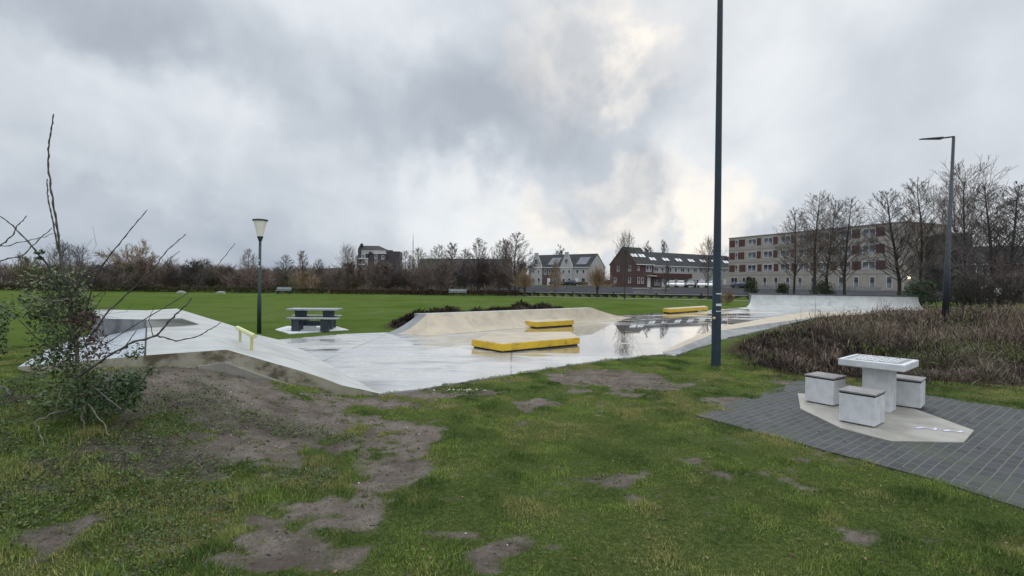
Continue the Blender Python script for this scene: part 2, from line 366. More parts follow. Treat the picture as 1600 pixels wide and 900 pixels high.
hgt = q.math('ADD', q.noise(oc, 14, 6, .7).outputs[0], q.math('ADD', q.math('MULTIPLY', n3, .6), q.math('MULTIPLY', q.noise(oc, 60, 4, .7).outputs[0], .35)))
q.set(b, 'Normal', q.n('ShaderNodeBump', i={'Strength': .85, 'Distance': .04, 'Height': hgt}).outputs[0])
terr = arrmesh('ground', np.stack([X.ravel(), Y.ravel(), Z.ravel()], 1), faces, m, cols=cols, smooth=True)
tag(terr, 'grassy park ground with bare trampled sand patches', kind='structure')

# ------------------------------------------------------------------ plaza floor (wet concrete)
m = bpy.data.materials.new('wet_concrete'); m.use_nodes = True; q = NG(m.node_tree); b = m.node_tree.nodes['Principled BSDF']
oc = q.n('ShaderNodeTexCoord').outputs['Object']
mp = q.n('ShaderNodeMapping', i={0: oc}); mp.inputs['Scale'].default_value = (.38, 1.15, 1); mp.inputs['Rotation'].default_value = (0, 0, R(-10))
nA = q.noise(mp.outputs[0], .55, 4, .55, .6).outputs[0]; nB = q.noise(mp.outputs[0], 2.2, 5, .6, .4).outputs[0]
sepx = q.n('ShaderNodeSeparateXYZ', i={0: oc})
# wetter towards the middle and the right of the floor
bias = q.math('ADD', q.math('ADD', q.mr(sepx.outputs[0], -4.5, 2.5, -.07, .055), q.mr(sepx.outputs[1], 9, 16, -.04, .02)), q.mr(sepx.outputs[1], 19, 27, 0, -.05)); bias = q.math('ADD', bias, q.mr(sepx.outputs[0], 9, 16, 0, -.06))
wet = q.math('ADD', q.math('ADD', q.math('MULTIPLY', nA, .55), q.math('MULTIPLY', nB, .45)), bias)
pud = q.mr(wet, .48, .54); film = q.mr(wet, .36, .50)
fine = q.noise(oc, 9, 6, .65).outputs[0]
dry = q.mix(q.mr(fine, .35, .65), (.45, .44, .415), (.35, .34, .325))
dry = q.mix(q.mr(q.noise(mp.outputs[0], 1.1, 6, .65, .8).outputs[0], .44, .60, 0, .85), dry, (.18, .185, .185))
c = q.mix(q.math('MULTIPLY', film, .6), dry, (.30, .31, .315)); c = q.mix(pud, c, (.21, .205, .195))
# saw-cut joints
br = q.n('ShaderNodeTexBrick', offset=0.0, i={'Vector': oc, 'Scale': 1.0, 'Mortar Size': .02, 'Brick Width': 4.2, 'Row Height': 4.6, 'Color1': (1, 1, 1, 1), 'Color2': (1, 1, 1, 1), 'Mortar': (.35, .34, .32, 1)})
c = q.mix(1.0, c, br.outputs[0], 'MULTIPLY')
q.set(b, 'Base Color', c)
q.set(b, 'Roughness', q.math('ADD', q.math('SUBTRACT', .46, q.math('MULTIPLY', film, .22)), q.math('MULTIPLY', pud, -.215)))
b.inputs['Specular IOR Level'].default_value = .6
q.set(b, 'Coat Weight', q.math('MULTIPLY', film, .9)); q.set(b, 'Coat Roughness', q.mr(wet, .40, .52, .30, .025))
bh = q.math('MULTIPLY', q.noise(oc, 40, 4, .6).outputs[0], q.math('SUBTRACT', 1.0, pud))
q.set(b, 'Normal', q.n('ShaderNodeBump', i={'Strength': .12, 'Distance': .01, 'Height': bh}).outputs[0])
MT['wet'] = m
mb = MB(); mb.prism([p for p in plaza], -.10, PZ)
pf = mb.build('skate_plaza_floor', m); tag(pf, 'wet pale concrete skate plaza floor with puddles', kind='structure')

# dry and damp concrete for the banks
MT['tan_conc'] = mat('tan_dry_concrete', (.43, .365, .27), (.36, .31, .235), 1.5, .7, .12, 50, extra=stains((.25, .215, .17), 1.4, .47, .7, .65, (1, 1, .35)))
MT['grey_conc'] = mat('grey_damp_concrete', (.25, .255, .255), (.19, .195, .195), 1.5, .7, .1, 50, spec=.2, extra=stains((.22, .22, .21), 3, .55, .75, .5))
MT['white_conc'] = mat('pale_damp_concrete', (.40, .405, .385), (.32, .325, .31), 1.2, .5, .08, 50, spec=.5, extra=stains((.22, .215, .20), 1.3, .5, .75, .55, (1, 1, .4)))
MT['blue_conc'] = mat('bluish_wet_concrete', (.40, .43, .46), (.32, .35, .38), 1.2, .3, .08, 50, extra=stains((.22, .23, .24), 1.6, .5, .75, .5))
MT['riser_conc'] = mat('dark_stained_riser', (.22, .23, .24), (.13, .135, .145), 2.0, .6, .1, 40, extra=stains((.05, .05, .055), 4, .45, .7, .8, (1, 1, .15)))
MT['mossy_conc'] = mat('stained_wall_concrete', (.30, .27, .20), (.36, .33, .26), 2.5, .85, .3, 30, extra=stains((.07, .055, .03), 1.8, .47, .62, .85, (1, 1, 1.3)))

# right-hand bank: inner foot, ridge, outer foot
I_ = [G(*p, PZ + .004) for p in [(1035.6, 549.4), (1067.5, 533.5), (1127, 510.1), (1205.6, 495.7), (1262, 487.2), (1355, 487.6)]]
Rg = [G(*p, z) for p, z in [((1038, 551.2), .05), ((1067.5, 541), .14), ((1127, 516.5), .17), ((1205.6, 504.6), .20), ((1280, 495.2), .22), ((1372, 489.8), .22)]]
O_ = [G(*p, PZ + .004) for p in [(1036, 553.0), (1062, 553.3), (1127, 529.3), (1205.6, 512.3), (1280, 498.6), (1376, 492)]]
root = empty('low_bank', (0, 0, 0), 0, 'long low tan concrete bank running along the right edge of the plaza', 'skate bank')
for nm, A, B_, mm, in (('bank_face', I_, Rg, MT['tan_conc']), ('bank_back', Rg, O_, MT['grey_conc'])):
    mb = MB(); n = len(A); mb.add([tuple(p) for p in A] + [tuple(p) for p in B_], [(i, n + i, n + i + 1, i + 1) for i in range(n - 1)])
    o = mb.build(nm, mm, root)
    md = o.modifiers.new('solid', 'SOLIDIFY'); md.thickness = .004; md.offset = 0

# middle curved bank
T = [Vector((*D(x, y, d).xy, .66)) for x, y, d in [(667, 491, 18.3), (800, 486, 20.9), (925, 481, 24.0)]]
def curve_rows(top, bot, n=8, k=.55):
    """surface rows from top edge down to foot with a concave curve"""
    rows = []
    for j in range(n + 1):
        t = j / n; s_ = t; zz = (1 - t) ** 1.55
        rows.append([Vector((a.x + (b_.x - a.x) * s_, a.y + (b_.y - a.y) * s_, b_.z + (a.z - b_.z) * zz)) for a, b_ in zip(top, bot)])
    return rows
def surf(rows, name, mm, root, skirt=None):
    nr, nc = len(rows), len(rows[0]); vs = [tuple(p) for r_ in rows for p in r_]
    fs = [(i * nc + j, (i + 1) * nc + j, (i + 1) * nc + j + 1, i * nc + j + 1) for i in range(nr - 1) for j in range(nc - 1)]
    mb = MB(); mb.add(vs, fs); o = mb.build(name, mm, root, smooth=True)
    return o
root = empty('curved_bank', tuple(G(800, 505)), 0, 'wide tan curved concrete bank in the middle of the plaza behind the yellow boxes', 'skate bank'); root.location = (0, 0, 0)
foot = [G(668, 525, PZ + .005), G(800, 514, PZ + .005), G(948, 502, PZ + .005)]
def sub(pts, n):
    out_ = []
    for a, b_ in zip(pts[:-1], pts[1:]):
        for k in range(n): out_.append(a.lerp(b_, k / n))
    return out_ + [pts[-1]]
surf(curve_rows(sub(T, 6), sub(foot, 6)), 'bank_face', MT['tan_conc'], root)
LC = G(622, 521.5, PZ + .005); RC = G(988, 495.5, PZ + .005)
surf(curve_rows([T[0]] * 5, sub([LC, foot[0]], 4)), 'bank_hip', MT['tan_conc'], root)
hipR = curve_rows([T[2], T[2], T[2], T[2], T[2]], sub([foot[2], RC], 4)); surf(hipR, 'bank_hip', MT['tan_conc'], root)
T0b = T[0] + Vector((-.30, .12, 0)); LCb = LC + Vector((-.5, .1, 0))
surf(curve_rows([T0b, T[0]], [LCb, LC]), 'bank_edging', MT['grey_conc'], root)
mb = MB(); bk = [T0b] + T + []; off = Vector((-.22, .25, 0))
vs = [T0b, T[0], T[1], T[2], T[2] + off, T[1] + off, T[0] + off, T0b + off]
mb.add(vs, [tuple(range(8))])
mb.add([T0b + off, T[1] + off, T[2] + off, T0b + off - Vector((0, 0, .7)), T[1] + off - Vector((0, 0, .7)), T[2] + off - Vector((0, 0, .7))], [(0, 3, 4, 1), (1, 4, 5, 2)])
er_ = [r_[-1] for r_ in hipR]; er_ = [T[2] + off] + er_; mb.add([tuple(p) for p in er_] + [(p.x, p.y, -.05) for p in er_], [(i, i + 1, len(er_) + i + 1, len(er_) + i) for i in range(len(er_) - 1)])
mb.build('coping', MT['white_conc'], root)

# quarter pipe
root = empty('quarter_pipe', (0, 0, 0), 0, 'long white concrete quarter pipe at the far right end of the plaza', 'quarter pipe')
a0 = G(1166, 479.5, PZ); a1 = Vector((*D(1450, 480, 37.5).xy, PZ)); u_ = (a1 - a0).normalized(); nrm = Vector((-u_.y, u_.x, 0))
hq = 1.02; rows = []
prof = [(0, 0), (.35, .03), (.7, .12), (1.0, .27), (1.22, .46), (1.38, .68), (1.46, .88), (1.5, hq)]
for dd, zz in prof:
    k0 = 1 - dd / 1.5 * .0
    A = a0 + nrm * dd + u_ * (dd * .42); Bq = a1 + nrm * dd
    rows.append([Vector((*A.lerp(Bq, t / 12).xy, PZ + .005 + zz)) for t in range(13)])
surf(rows[::-1], 'transition', MT['white_conc'], root)
mb = MB(); A = a0 + nrm * 1.5 + u_ * .63; Bq = a1 + nrm * 1.5
mb.prism([(A - nrm * .0).xy, Bq.xy, (Bq + nrm * 1.2).xy, (A + nrm * 1.2).xy], -.05, PZ + hq - .004)
L0 = [Vector((*(a0 + nrm * dd + u_ * dd * .42).xy, PZ + .005 + zz)) for dd, zz in prof]
mb.add([tuple(p) for p in L0] + [(p.x, p.y, -.05) for p in L0], [(i, i + 8, i + 9, i + 1) for i in range(7)])
L0 = [Vector((*(a1 + nrm * dd).xy, PZ + .005 + zz)) for dd, zz in prof]
mb.add([tuple(p) for p in L0] + [(p.x, p.y, -.05) for p in L0], [(i, i + 1, i + 9, i + 8) for i in range(7)])
mb.build('deck', MT['grey_conc'], root)
mb = MB(); mb.tube([A + Vector((0, 0, PZ + hq)) - nrm * .02 - Vector((0, 0, A.z)), Bq + Vector((0, 0, PZ + hq - Bq.z)) - nrm * .02], .035, 8); mb.build('coping', MT['grey_metal'], root)

# left pyramid bank with deck, raised ledge and side walls
ZD = .75; ZL = .93
d0 = G(226.5, 555.3, ZD); d1 = G(354, 546.3, ZD); d2 = G(312, 507, ZD); d3 = G(229, 512, ZD)
l0 = Vector((d3.x, d3.y, ZL)); l1 = G(284, 497.3, ZL); l2 = d2.copy()
bL = G(231, 485, ZL); bR = G(276, 482, ZL)
f0 = G(592, 614.5, PZ + .004); f1 = G(552, 600, PZ + .006); f2 = G(480, 550, PZ + .004); f3 = G(440, 532, PZ + .004)
b0 = G(28, 573, .05); b1 = G(70, 548, .06); b2 = G(145, 519, .45)
root = empty('pyramid_ramp', (0, 0, 0), 0, 'pale concrete pyramid ramp with stained side wall beside the sandy mound', 'skate ramp')
mb = MB(); mb.add([d0, d1, d2, d3], [(0, 1, 2, 3)]); mb.build('deck', MT['white_conc'], root)
# right bank face, with a slight curve at its foot
top = sub([d1, d2, bR + Vector((.15, -.1, -.02))], 5); bot = sub([f0, f2, f3], 5)
rows = []
for j in range(9):
    t = j / 8; zz = (1 - t) if t < .6 else (1 - t) * (1 - .25 * math.sin((t - .6) / .4 * math.pi))
    rows.append([Vector((a.x + (b_.x - a.x) * t, a.y + (b_.y - a.y) * t, b_.z + (a.z - b_.z) * zz)) for a, b_ in zip(top, bot)])
surf(rows, 'bank_face', MT['white_conc'], root)
edge_r = [r_[0] for r_ in rows]
mb = MB(); mb.add([d3, d0, b0, b1, b2], [(1, 0, 4), (1, 4, 3), (1, 3, 2)]); mb.build('bank_face', MT['blue_conc'], root)
# raised ledge at the back
bRR = bR.copy(); bl2 = Vector((bL.x - 1.7, bL.y + .2, ZL)); ll2 = Vector((l0.x - 1.3, l0.y + .12, ZL))
mb = MB()
mb.add([l0, l1, bR, bL], [(0, 1, 2, 3)]); mb.add([l1, l2, bR + Vector((.15, -.1, -.02)), bR], [(0, 1, 2, 3)])
mb.add([ll2, l0, bL, bl2], [(0, 1, 2, 3)])
mb.build('ledge_top', MT['white_conc'], root)
mb = MB(); mb.add([l0, d3, l2, l1], [(0, 1, 2, 3)]); mb.build('ledge_slope', MT['white_conc'], root)
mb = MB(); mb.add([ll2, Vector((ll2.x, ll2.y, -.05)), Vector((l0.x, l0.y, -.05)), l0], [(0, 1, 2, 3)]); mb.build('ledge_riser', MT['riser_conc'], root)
mb = MB(); mb.tube([d0 + Vector((0, 0, .004)), d3 + Vector((0, 0, .004))], .012, 4); mb.build('joint_strip', MT['rubber'], root)
# side walls
mb = MB(); wl = [b0, d0] + edge_r
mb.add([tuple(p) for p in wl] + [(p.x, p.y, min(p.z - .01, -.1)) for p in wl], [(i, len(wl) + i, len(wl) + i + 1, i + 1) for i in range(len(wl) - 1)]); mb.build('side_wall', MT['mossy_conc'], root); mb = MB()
er = [r_[-1] for r_ in rows]
wl = [ll2, bl2, bL, bR] + er
mb.add([tuple(p) for p in wl] + [(p.x, p.y, -.1) for p in wl], [(i, i + 1, len(wl) + i + 1, len(wl) + i) for i in range(len(wl) - 1)])
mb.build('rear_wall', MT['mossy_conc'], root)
# lower footing that shows beneath the side wall
mb = MB(); ft = [G(300, 560, .62), d1 + Vector((0, 0, -.14)), f0 + Vector((-.45, 0, .03))]
nf = Vector((-.15, -.99, 0))
ft = [d0.lerp(d1, .62) + Vector((0, 0, -.215)), d1 + Vector((0, 0, -.185)), edge_r[2] + Vector((0, 0, -.235)), edge_r[4] + Vector((0, 0, -.26)), edge_r[6] + Vector((0, 0, -.28))]
ofs = [Vector((.05, -.06, 0)), Vector((0, -.07, 0)), Vector((-.0, -.06, 0)), Vector((0, -.05, 0)), Vector((0, -.03, 0))]
A = [p + o_ for p, o_ in zip(ft, ofs)]
mb.add([tuple(p) for p in ft] + [tuple(p) for p in A] + [(p.x, p.y, -.1) for p in A], [(i, 5 + i, 6 + i, i + 1) for i in range(4)] + [(5 + i, 10 + i, 11 + i, 6 + i) for i in range(4)])
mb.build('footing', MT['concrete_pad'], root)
# rail on the bank
root = empty('slide_rail', (0, 0, 0), 0, 'short pale yellow slide rail on two posts on the left ramp slope', 'skate rail')
def on_bank(px, py, up=0):
    best = None
    for r_ in np.linspace(.05, 1, 60):
        z = PZ + .93 * (1 - r_); p = G(px, py, z + up)
        # distance along the slope
        j = min(7, int(r_ * 8)); a = rows[j]; dmin = min((p - Vector((0, 0, up)) - q_).length for q_ in a)
        if best is None or dmin < best[0]: best = (dmin, p)
    return best[1]
g0 = on_bank(375.6, 528); g1 = on_bank(394, 539)
t0 = D(371, 512, g0.y); t1 = D(398, 525.5, g1.y)
mb = MB(); mb.tube([t0, t1], .04, 14); mb.build('rail_tube', MT['pale_yellow'], root, smooth=False)
for gp, f in ((g0, .18), (g1, .85)):
    mb = MB(); tp = t0.lerp(t1, f); mb.tube([Vector((tp.x, tp.y, gp.z - .12)), tp], .028, 8); mb.build('post', MT['pale_yellow'], root)
# flat grind rail far right
root = empty('grind_rail', (0, 0, 0), 0, 'thin low yellow grind rail in the puddle behind the tall pole', 'skate rail')
q0 = G(1091, 494.5, PZ); q1 = G(1139, 498.5, PZ); 
qa = q0; qb = q1; hh = .30
mb = MB(); mb.tube([qa + Vector((0, 0, hh)), qb + Vector((0, 0, hh))], .022, 8); mb.build('rail_tube', MT['pale_yellow'], root)
for p in (qa.lerp(qb, .04), qa.lerp(qb, .5), qa.lerp(qb, .96)):
    mb = MB(); mb.tube([p, p + Vector((0, 0, hh))], .02, 6); mb.build('post', MT['pale_yellow'], root)

# yellow boxes
def manual_box(name, label, top_px, zt, gap=.045):
    pts = [G(x, y, zt).xy for x, y in top_px]; c_ = sum(pts, Vector((0, 0))) / len(pts)
    root = empty(name, (0, 0, 0), 0, label, 'skate box', 'yellow edged skate boxes on the plaza floor')
    mb = MB(); mb.prism([p - (c_ - p).normalized() * 0 for p in pts], PZ + gap, zt - .006); mb.build('steel_edge', MT['yellow'], root, bevel=.006)
    inn = [p + (c_ - p).normalized() * .035 for p in pts]
    mb = MB(); mb.prism(inn, zt - .0055, zt + .001); mb.build('concrete_top', MT['tan_conc'], root)
    inn = [p + (c_ - p).normalized() * .07 for p in pts]
    mb = MB(); mb.prism(inn, PZ - .02, PZ + gap); mb.build('base', MT['rubber'], root)
    return root
ZB = .26
manual_box('skate_box', 'five sided low yellow edged concrete box nearest the grass', [(737, 530), (784.5, 537.5), (906, 527.2), (890, 518), (770, 519.5)], ZB)
manual_box('skate_box', 'wedge shaped yellow edged box running into the tan curved bank', [(803, 499), (838.7, 503.4), (897, 500), (880, 496), (826, 495)], .27)
manual_box('skate_box', 'long narrow yellow box at the back edge beside the lawn', [(1035.5, 481.6), (1046.5, 483.0), (1106, 479.4), (1101, 477.6)], .30, .06)

# ------------------------------------------------------------------ paving, pad
m = bpy.data.materials.new('dark_clay_pavers'); m.use_nodes = True; q = NG(m.node_tree); b = m.node_tree.nodes['Principled BSDF']
oc = q.n('ShaderNodeTexCoord').outputs['Object']
wv = q.n('ShaderNodeVectorMath', operation='SCALE', i={0: q.noise(oc, 1.3, 2).outputs['Color'], 3: .03}).outputs[0]
mp = q.n('ShaderNodeMapping', i={0: q.vm('ADD', oc, wv)}); mp.inputs['Rotation'].default_value = (0, 0, R(-38))
br = q.n('ShaderNodeTexBrick', offset=.5, i={'Vector': mp.outputs[0], 'Scale': 1.0, 'Mortar Size': .0065, 'Mortar Smooth': .3, 'Brick Width': .205, 'Row Height': .102, 'Bias': -.1,
        'Color1': (.034, .036, .041, 1), 'Color2': (.056, .058, .065, 1), 'Mortar': (.115, .125, .10, 1)})
nz = q.noise(oc, 1.2, 5, .6).outputs[0]; nf_ = q.noise(oc, 60, 4, .7).outputs[0]
c = q.mix(q.mr(nz, .45, .7, 0, .55), br.outputs[0], (.075, .09, .06)); c = q.mix(q.mr(nf_, .5, .8, 0, .35), c, (.17, .17, .165))
q.set(b, 'Base Color', c); q.set(b, 'Roughness', q.mr(nz, .3, .7, .7, .85)); b.inputs['Specular IOR Level'].default_value = .25
q.set(b, 'Normal', q.n('ShaderNodeBump', i={'Strength': .7, 'Distance': .012, 'Height': q.math('SUBTRACT', q.math('MULTIPLY', nf_, .3), br.outputs[1])}).outputs[0])
mb = MB(); mb.prism(paving, -.08, .012); o = mb.build('paving', m); tag(o, 'dark grey brick paving around the chess table', kind='structure')
mb = MB(); mb.prism(hexpad, -.02, .032); o = mb.build('concrete_pad', MT['concrete_pad'], bevel=.006); tag(o, 'angular pale concrete pad set in the dark brick paving', 'concrete pad')
m_paint = mat('violet_white_paint', (.62, .63, .78), (.50, .50, .62), 9, .6)
mb = MB(); rr = random.Random(4)
cpt = G(1466, 671.5, .034)
zz_ = [(-.24, .05), (-.12, .09), (-.05, .0), (.04, .07), (.02, -.05), (.13, -.02), (.17, -.10), (.25, -.06)]
L_ = [(cpt.x + a, cpt.y + b_ + .022, .0375) for a, b_ in zz_] + [(cpt.x + a, cpt.y + b_ - .022, .0375) for a, b_ in zz_]; mb.add(L_, [(i, 8 + i, 9 + i, i + 1) for i in range(7)])
mb.build('paint_splash', m_paint, o)

# ------------------------------------------------------------------ chess table and stools
uang = math.atan2(.51, .6)
def M_top():
    m = bpy.data.materials.new('chess_inlay'); m.use_nodes = True; q = NG(m.node_tree); b = m.node_tree.nodes['Principled BSDF']
    oc = q.n('ShaderNodeTexCoord').outputs['Object']
    off = q.vm('ADD', oc, (.28, .28, 0))
    ck = q.n('ShaderNodeTexChecker', i={'Vector': off, 'Scale': 1 / .07, 'Color1': (.74, .75, .76, 1), 'Color2': (.16, .17, .18, 1)})
    nz = q.noise(oc, 14, 5, .6).outputs[0]
    q.set(b, 'Base Color', q.mix(q.mr(nz, .45, .75, 0, .35), ck.outputs[0], (.5, .5, .5))); b.inputs['Roughness'].default_value = .25
    return m
tcx, tcy = 5.40, 7.52
root = empty('chess_table', (tcx, tcy, .032), uang - R(0), 'pale concrete chess table with a checkered inlaid top on the concrete pad', 'chess table')
mb = MB(); mb.box(-.18, .16, -.19, .15, 0, .635); mb.build('pillar', MT['concrete_light'], root, bevel=.008)
mb = MB(); mb.box(-.4, .4, -.4, .4, .636, .735); mb.build('table_top', MT['concrete_light'], root, bevel=.012)
mb = MB(); mb.box(-.345, .345, -.345, .345, .7335, .7365); mb.build('inlay_border', mat('grey_inlay', (.26, .27, .28), (.2, .21, .22), 20, .3), root)
mb = MB(); mb.box(-.28, .28, -.28, .28, .7365, .7385); mb.build('chess_board', M_top(), root)
def stool(x, y, a, label):
    root = empty('concrete_stool', (x, y, .032), a, label, 'stool', 'concrete stools around the chess table')
    mb = MB(); mb.box(-.17, .17, -.17, .17, 0, .014); mb.build('plinth', MT['rubber'], root)
    mb = MB(); mb.box(-.205, .205, -.205, .205, .014, .385); mb.build('stool_body', MT['concrete_light'], root, bevel=.01)
    mb = MB(); mb.box(-.2, .2, -.2, .2, .385, .405); mb.build('spacer', MT['rubber'], root)
    mb = MB()
    for i in range(4): mb.box(-.215 + i * .109, -.215 + i * .109 + .1, -.215, .215, .405, .428)
    mb.build('plank_seat', MT['plank'], root, bevel=.004)
    return root
stool(4.66, 6.78, uang + R(-1), 'concrete stool with plank seat in front of the chess table')
stool(4.86, 7.90, uang + R(-6), 'concrete stool with plank seat left of the chess table')
stool(6.02, 7.78, uang + R(4), 'concrete stool half hidden on the far side of the chess table')

# ------------------------------------------------------------------ poles and lamps
root = empty('tall_mast_pole', (*G(1118.5, 575).xy, 0), 0, 'tall dark blue steel pole with white sticker bands standing in the grass', 'pole')
B0 = root.location.copy(); tp = D(1125.3, 0, B0.y) - Vector(B0)
def pt(t): return Vector((tp.x * t / 1.0, 0, tp.z * t))
mb = MB(); H2 = 1.35
mb.tube([(0, 0, -.1), (0, 0, .0), tuple(pt(.16)), tuple(pt(.165)), tuple(pt(.45)), tuple(pt(1.0)), tuple(pt(H2))], [.102, .100, .098, .092, .072, .058, .045], 20)
mb.build('shaft', MT['steel_blue'], root, smooth=True)
for py, hgt in ((476, .05), (458.8, .025), (486, .015)):
    zz = D(1118, py, B0.y).z; t = zz / tp.z; c_ = pt(t)
    mb = MB(); n = 7; vs = []
    for k in range(n + 1):
        a = R(-118 + 92 * k / n); vs += [(c_.x + .1015 * math.cos(a), .1015 * math.sin(a), zz - hgt / 2), (c_.x + .1015 * math.cos(a), .1015 * math.sin(a), zz + hgt / 2)]
    mb.add(vs, [(2 * k, 2 * k + 2, 2 * k + 3, 2 * k + 1) for k in range(n)]); mb.build('sticker', MT['sticker'], root)
mb = MB(); zz = D(1118, 497, B0.y).z
mb.tube([(-.06, -.07, zz), (-.10, -.11, zz), (-.12, -.14, zz)], [.02, .035, .01], 10); mb.build('service_knob', mat('orange_cap', (.62, .42, .25), (.5, .33, .2), 9, .5), root)

p = G(405, 521, 0)
root = empty('park_lamp', tuple(p), 0, 'park lamp post with cream inverted cone shade behind the left ramp', 'street lamp')
mb = MB(); ztop = D(406, 376, p.y).z; mb.tube([(0, 0, -.1), (0, 0, 1.2), (0, 0, 1.25), (.02, 0, ztop)], [.07, .065, .05, .042], 14); mb.build('post', MT['dark_green'], root, smooth=True)
z1 = D(406, 369.5, p.y).z; z2 = D(406, 345.5, p.y).z; k = p.y / F
mb = MB(); mb.tube([(.02, 0, ztop - .02), (.02, 0, z1 - .03), (.02, 0, z1)], [.045, 4.3 * k, 4.6 * k], 18); mb.build('collar', MT['steel_blue'], root)
mb = MB(); mb.tube([(.02, 0, z1), (.02, 0, (z1 + z2) / 2), (.02, 0, z2)], [4.1 * k, 6.7 * k, 9.8 * k], 20, caps=False); mb.build('lamp_shade', MT['opal'], root, smooth=True)
mb = MB(); mb.tube([(.02, 0, z2 + .004), (.02, 0, z2 + .05), (.02, 0, z2 + .07)], [11.3 * k, 11.3 * k, 6 * k], 20); mb.build('lamp_cap', MT['steel_blue'], root)
for zz in (2.45, 2.25):
    mb = MB(); mb.box(-.03, .03, -.054, -.050, zz, zz + .05); mb.build('sticker', MT['sticker'], root)

yb = 23.0; pb = D(1476, 508, yb); tpv = D(1490, 214, yb)
root = empty('street_light', (pb.x, yb, 0), 0, 'tall street light with a flat single arm leaning over the shrubs on the right', 'street lamp')
top = Vector((tpv.x - pb.x, 0, tpv.z)); arm = D(1437, 218, yb) - Vector((pb.x, yb, 0)); mid_ = D(1470, 216, yb) - Vector((pb.x, yb, 0))
mb = MB(); mb.tube([(0, 0, -.1), tuple(top * .35), tuple(top * .355), tuple(top)], [.13, .115, .09, .06], 14); mb.build('post', MT['grey_metal'], root, smooth=True)
mb = MB(); mb.tube([top + Vector((.03, 0, .02)), mid_], .035, 8); mb.build('arm', MT['grey_metal'], root)
mb = MB(); dv = (arm - mid_); c0 = mid_ + dv * -.05
mb.add([c0 + Vector((0, -.10, .05)), c0 + Vector((0, .10, .05)), arm + Vector((0, .07, .03)), arm + Vector((0, -.07, .03)), c0 + Vector((0, -.10, -.05)), c0 + Vector((0, .10, -.05)), arm + Vector((0, .07, .0)), arm + Vector((0, -.07, .0))],
       [(0, 1, 2, 3), (7, 6, 5, 4), (0, 4, 5, 1), (1, 5, 6, 2), (2, 6, 7, 3), (3, 7, 4, 0)]); mb.build('lamp_head', MT['grey_metal'], root, bevel=.01)

# ------------------------------------------------------------------ picnic table
p = G(487, 517, 0); k = p.y / F
mb = MB(); hx = [G(*c_, .03).xy for c_ in [(430, 514.5), (452, 521), (545, 515), (522, 509), (448, 509.5)]]; mb.prism(hx, -.05, .03); o = mb.build('picnic_slab', MT['concrete_light']); tag(o, 'thin pale concrete slab under the dark picnic table', 'concrete slab')
root = empty('picnic_table', (p.x - .02, p.y + .35, .03), R(2), 'dark blue grey picnic table with two benches on a slab on the lawn', 'picnic table')
mb = MB(); mb.box(-.9, .9, -.38, .38, .70, .76); mb.build('table_top', MT['grey_top'], root, bevel=.01)
for yy, xo in ((-.72, .18), (.68, -.15)):
    mb = MB(); mb.box(-.9 + xo, .9 + xo, yy - .15, yy + .15, .42, .47); mb.build('bench_seat', MT['grey_top'], root, bevel=.01)
for xx in (-.5, .5):
    mb = MB(); mb.add([(xx - .14, -.12, 0), (xx + .14, -.12, 0), (xx + .14, .12, 0), (xx - .14, .12, 0), (xx - .14, -.25, .7), (xx + .14, -.25, .7), (xx + .14, .25, .7), (xx - .14, .25, .7)], [(0, 3, 2, 1), (4, 5, 6, 7), (0, 1, 5, 4), (1, 2, 6, 5), (2, 3, 7, 6), (3, 0, 4, 7)])
    mb.build('leg', MT['dark_plastic'], root)
    for yy, xo in ((-.72, .1), (.68, -.1)):
        mb = MB(); mb.box(xx + xo - .13, xx + xo + .13, yy - .11, yy + .11, 0, .42); mb.build('bench_leg', MT['dark_plastic'], root)
mb = MB(); mb.box(-.36, .36, -.04, .04, .12, .3); mb.build('cross_beam', MT['dark_plastic'], root)
mb = MB(); mb.box(-.2, .24, -.60, -.56, .02, .17); mb.build('light_panel', MT['concrete_light'], root)
# ------------------------------------------------------------------ plants made from many small pieces
def segs_mesh(segs, n=3):
    """segs array (k,8): p0 p1 r0 r1 -> verts, quads"""
    S = np.asarray(segs, float); p0 = S[:, :3]; p1 = S[:, 3:6]; r0 = S[:, 6]; r1 = S[:, 7]
    t = p1 - p0; t /= np.linalg.norm(t, axis=1)[:, None] + 1e-9
    a = np.cross(t, np.tile([[0.31, .17, .93]], (len(S), 1))); a /= np.linalg.norm(a, axis=1)[:, None] + 1e-9; c = np.cross(t, a)
    V = []
    for p_, r_ in ((p0, r0), (p1, r1)):
        for k in range(n):
            an = 2 * math.pi * k / n; V.append(p_ + (a * math.cos(an) + c * math.sin(an)) * r_[:, None])
    V = np.stack(V, 1)                                # (k, 2n, 3)
    base = (np.arange(len(S)) * 2 * n)[:, None]
    Fc = [np.concatenate([base + k, base + (k + 1) % n, base + n + (k + 1) % n, base + n + k], 1) for k in range(n)]
    return V.reshape(-1, 3), np.concatenate(Fc)
def rdir(r, d, ang):
    a = Vector((r.gauss(0, 1), r.gauss(0, 1), r.gauss(0, 1))); a = (a - d * a.dot(d)).normalized()
    return (d * math.cos(ang) + a * math.sin(ang)).normalized()
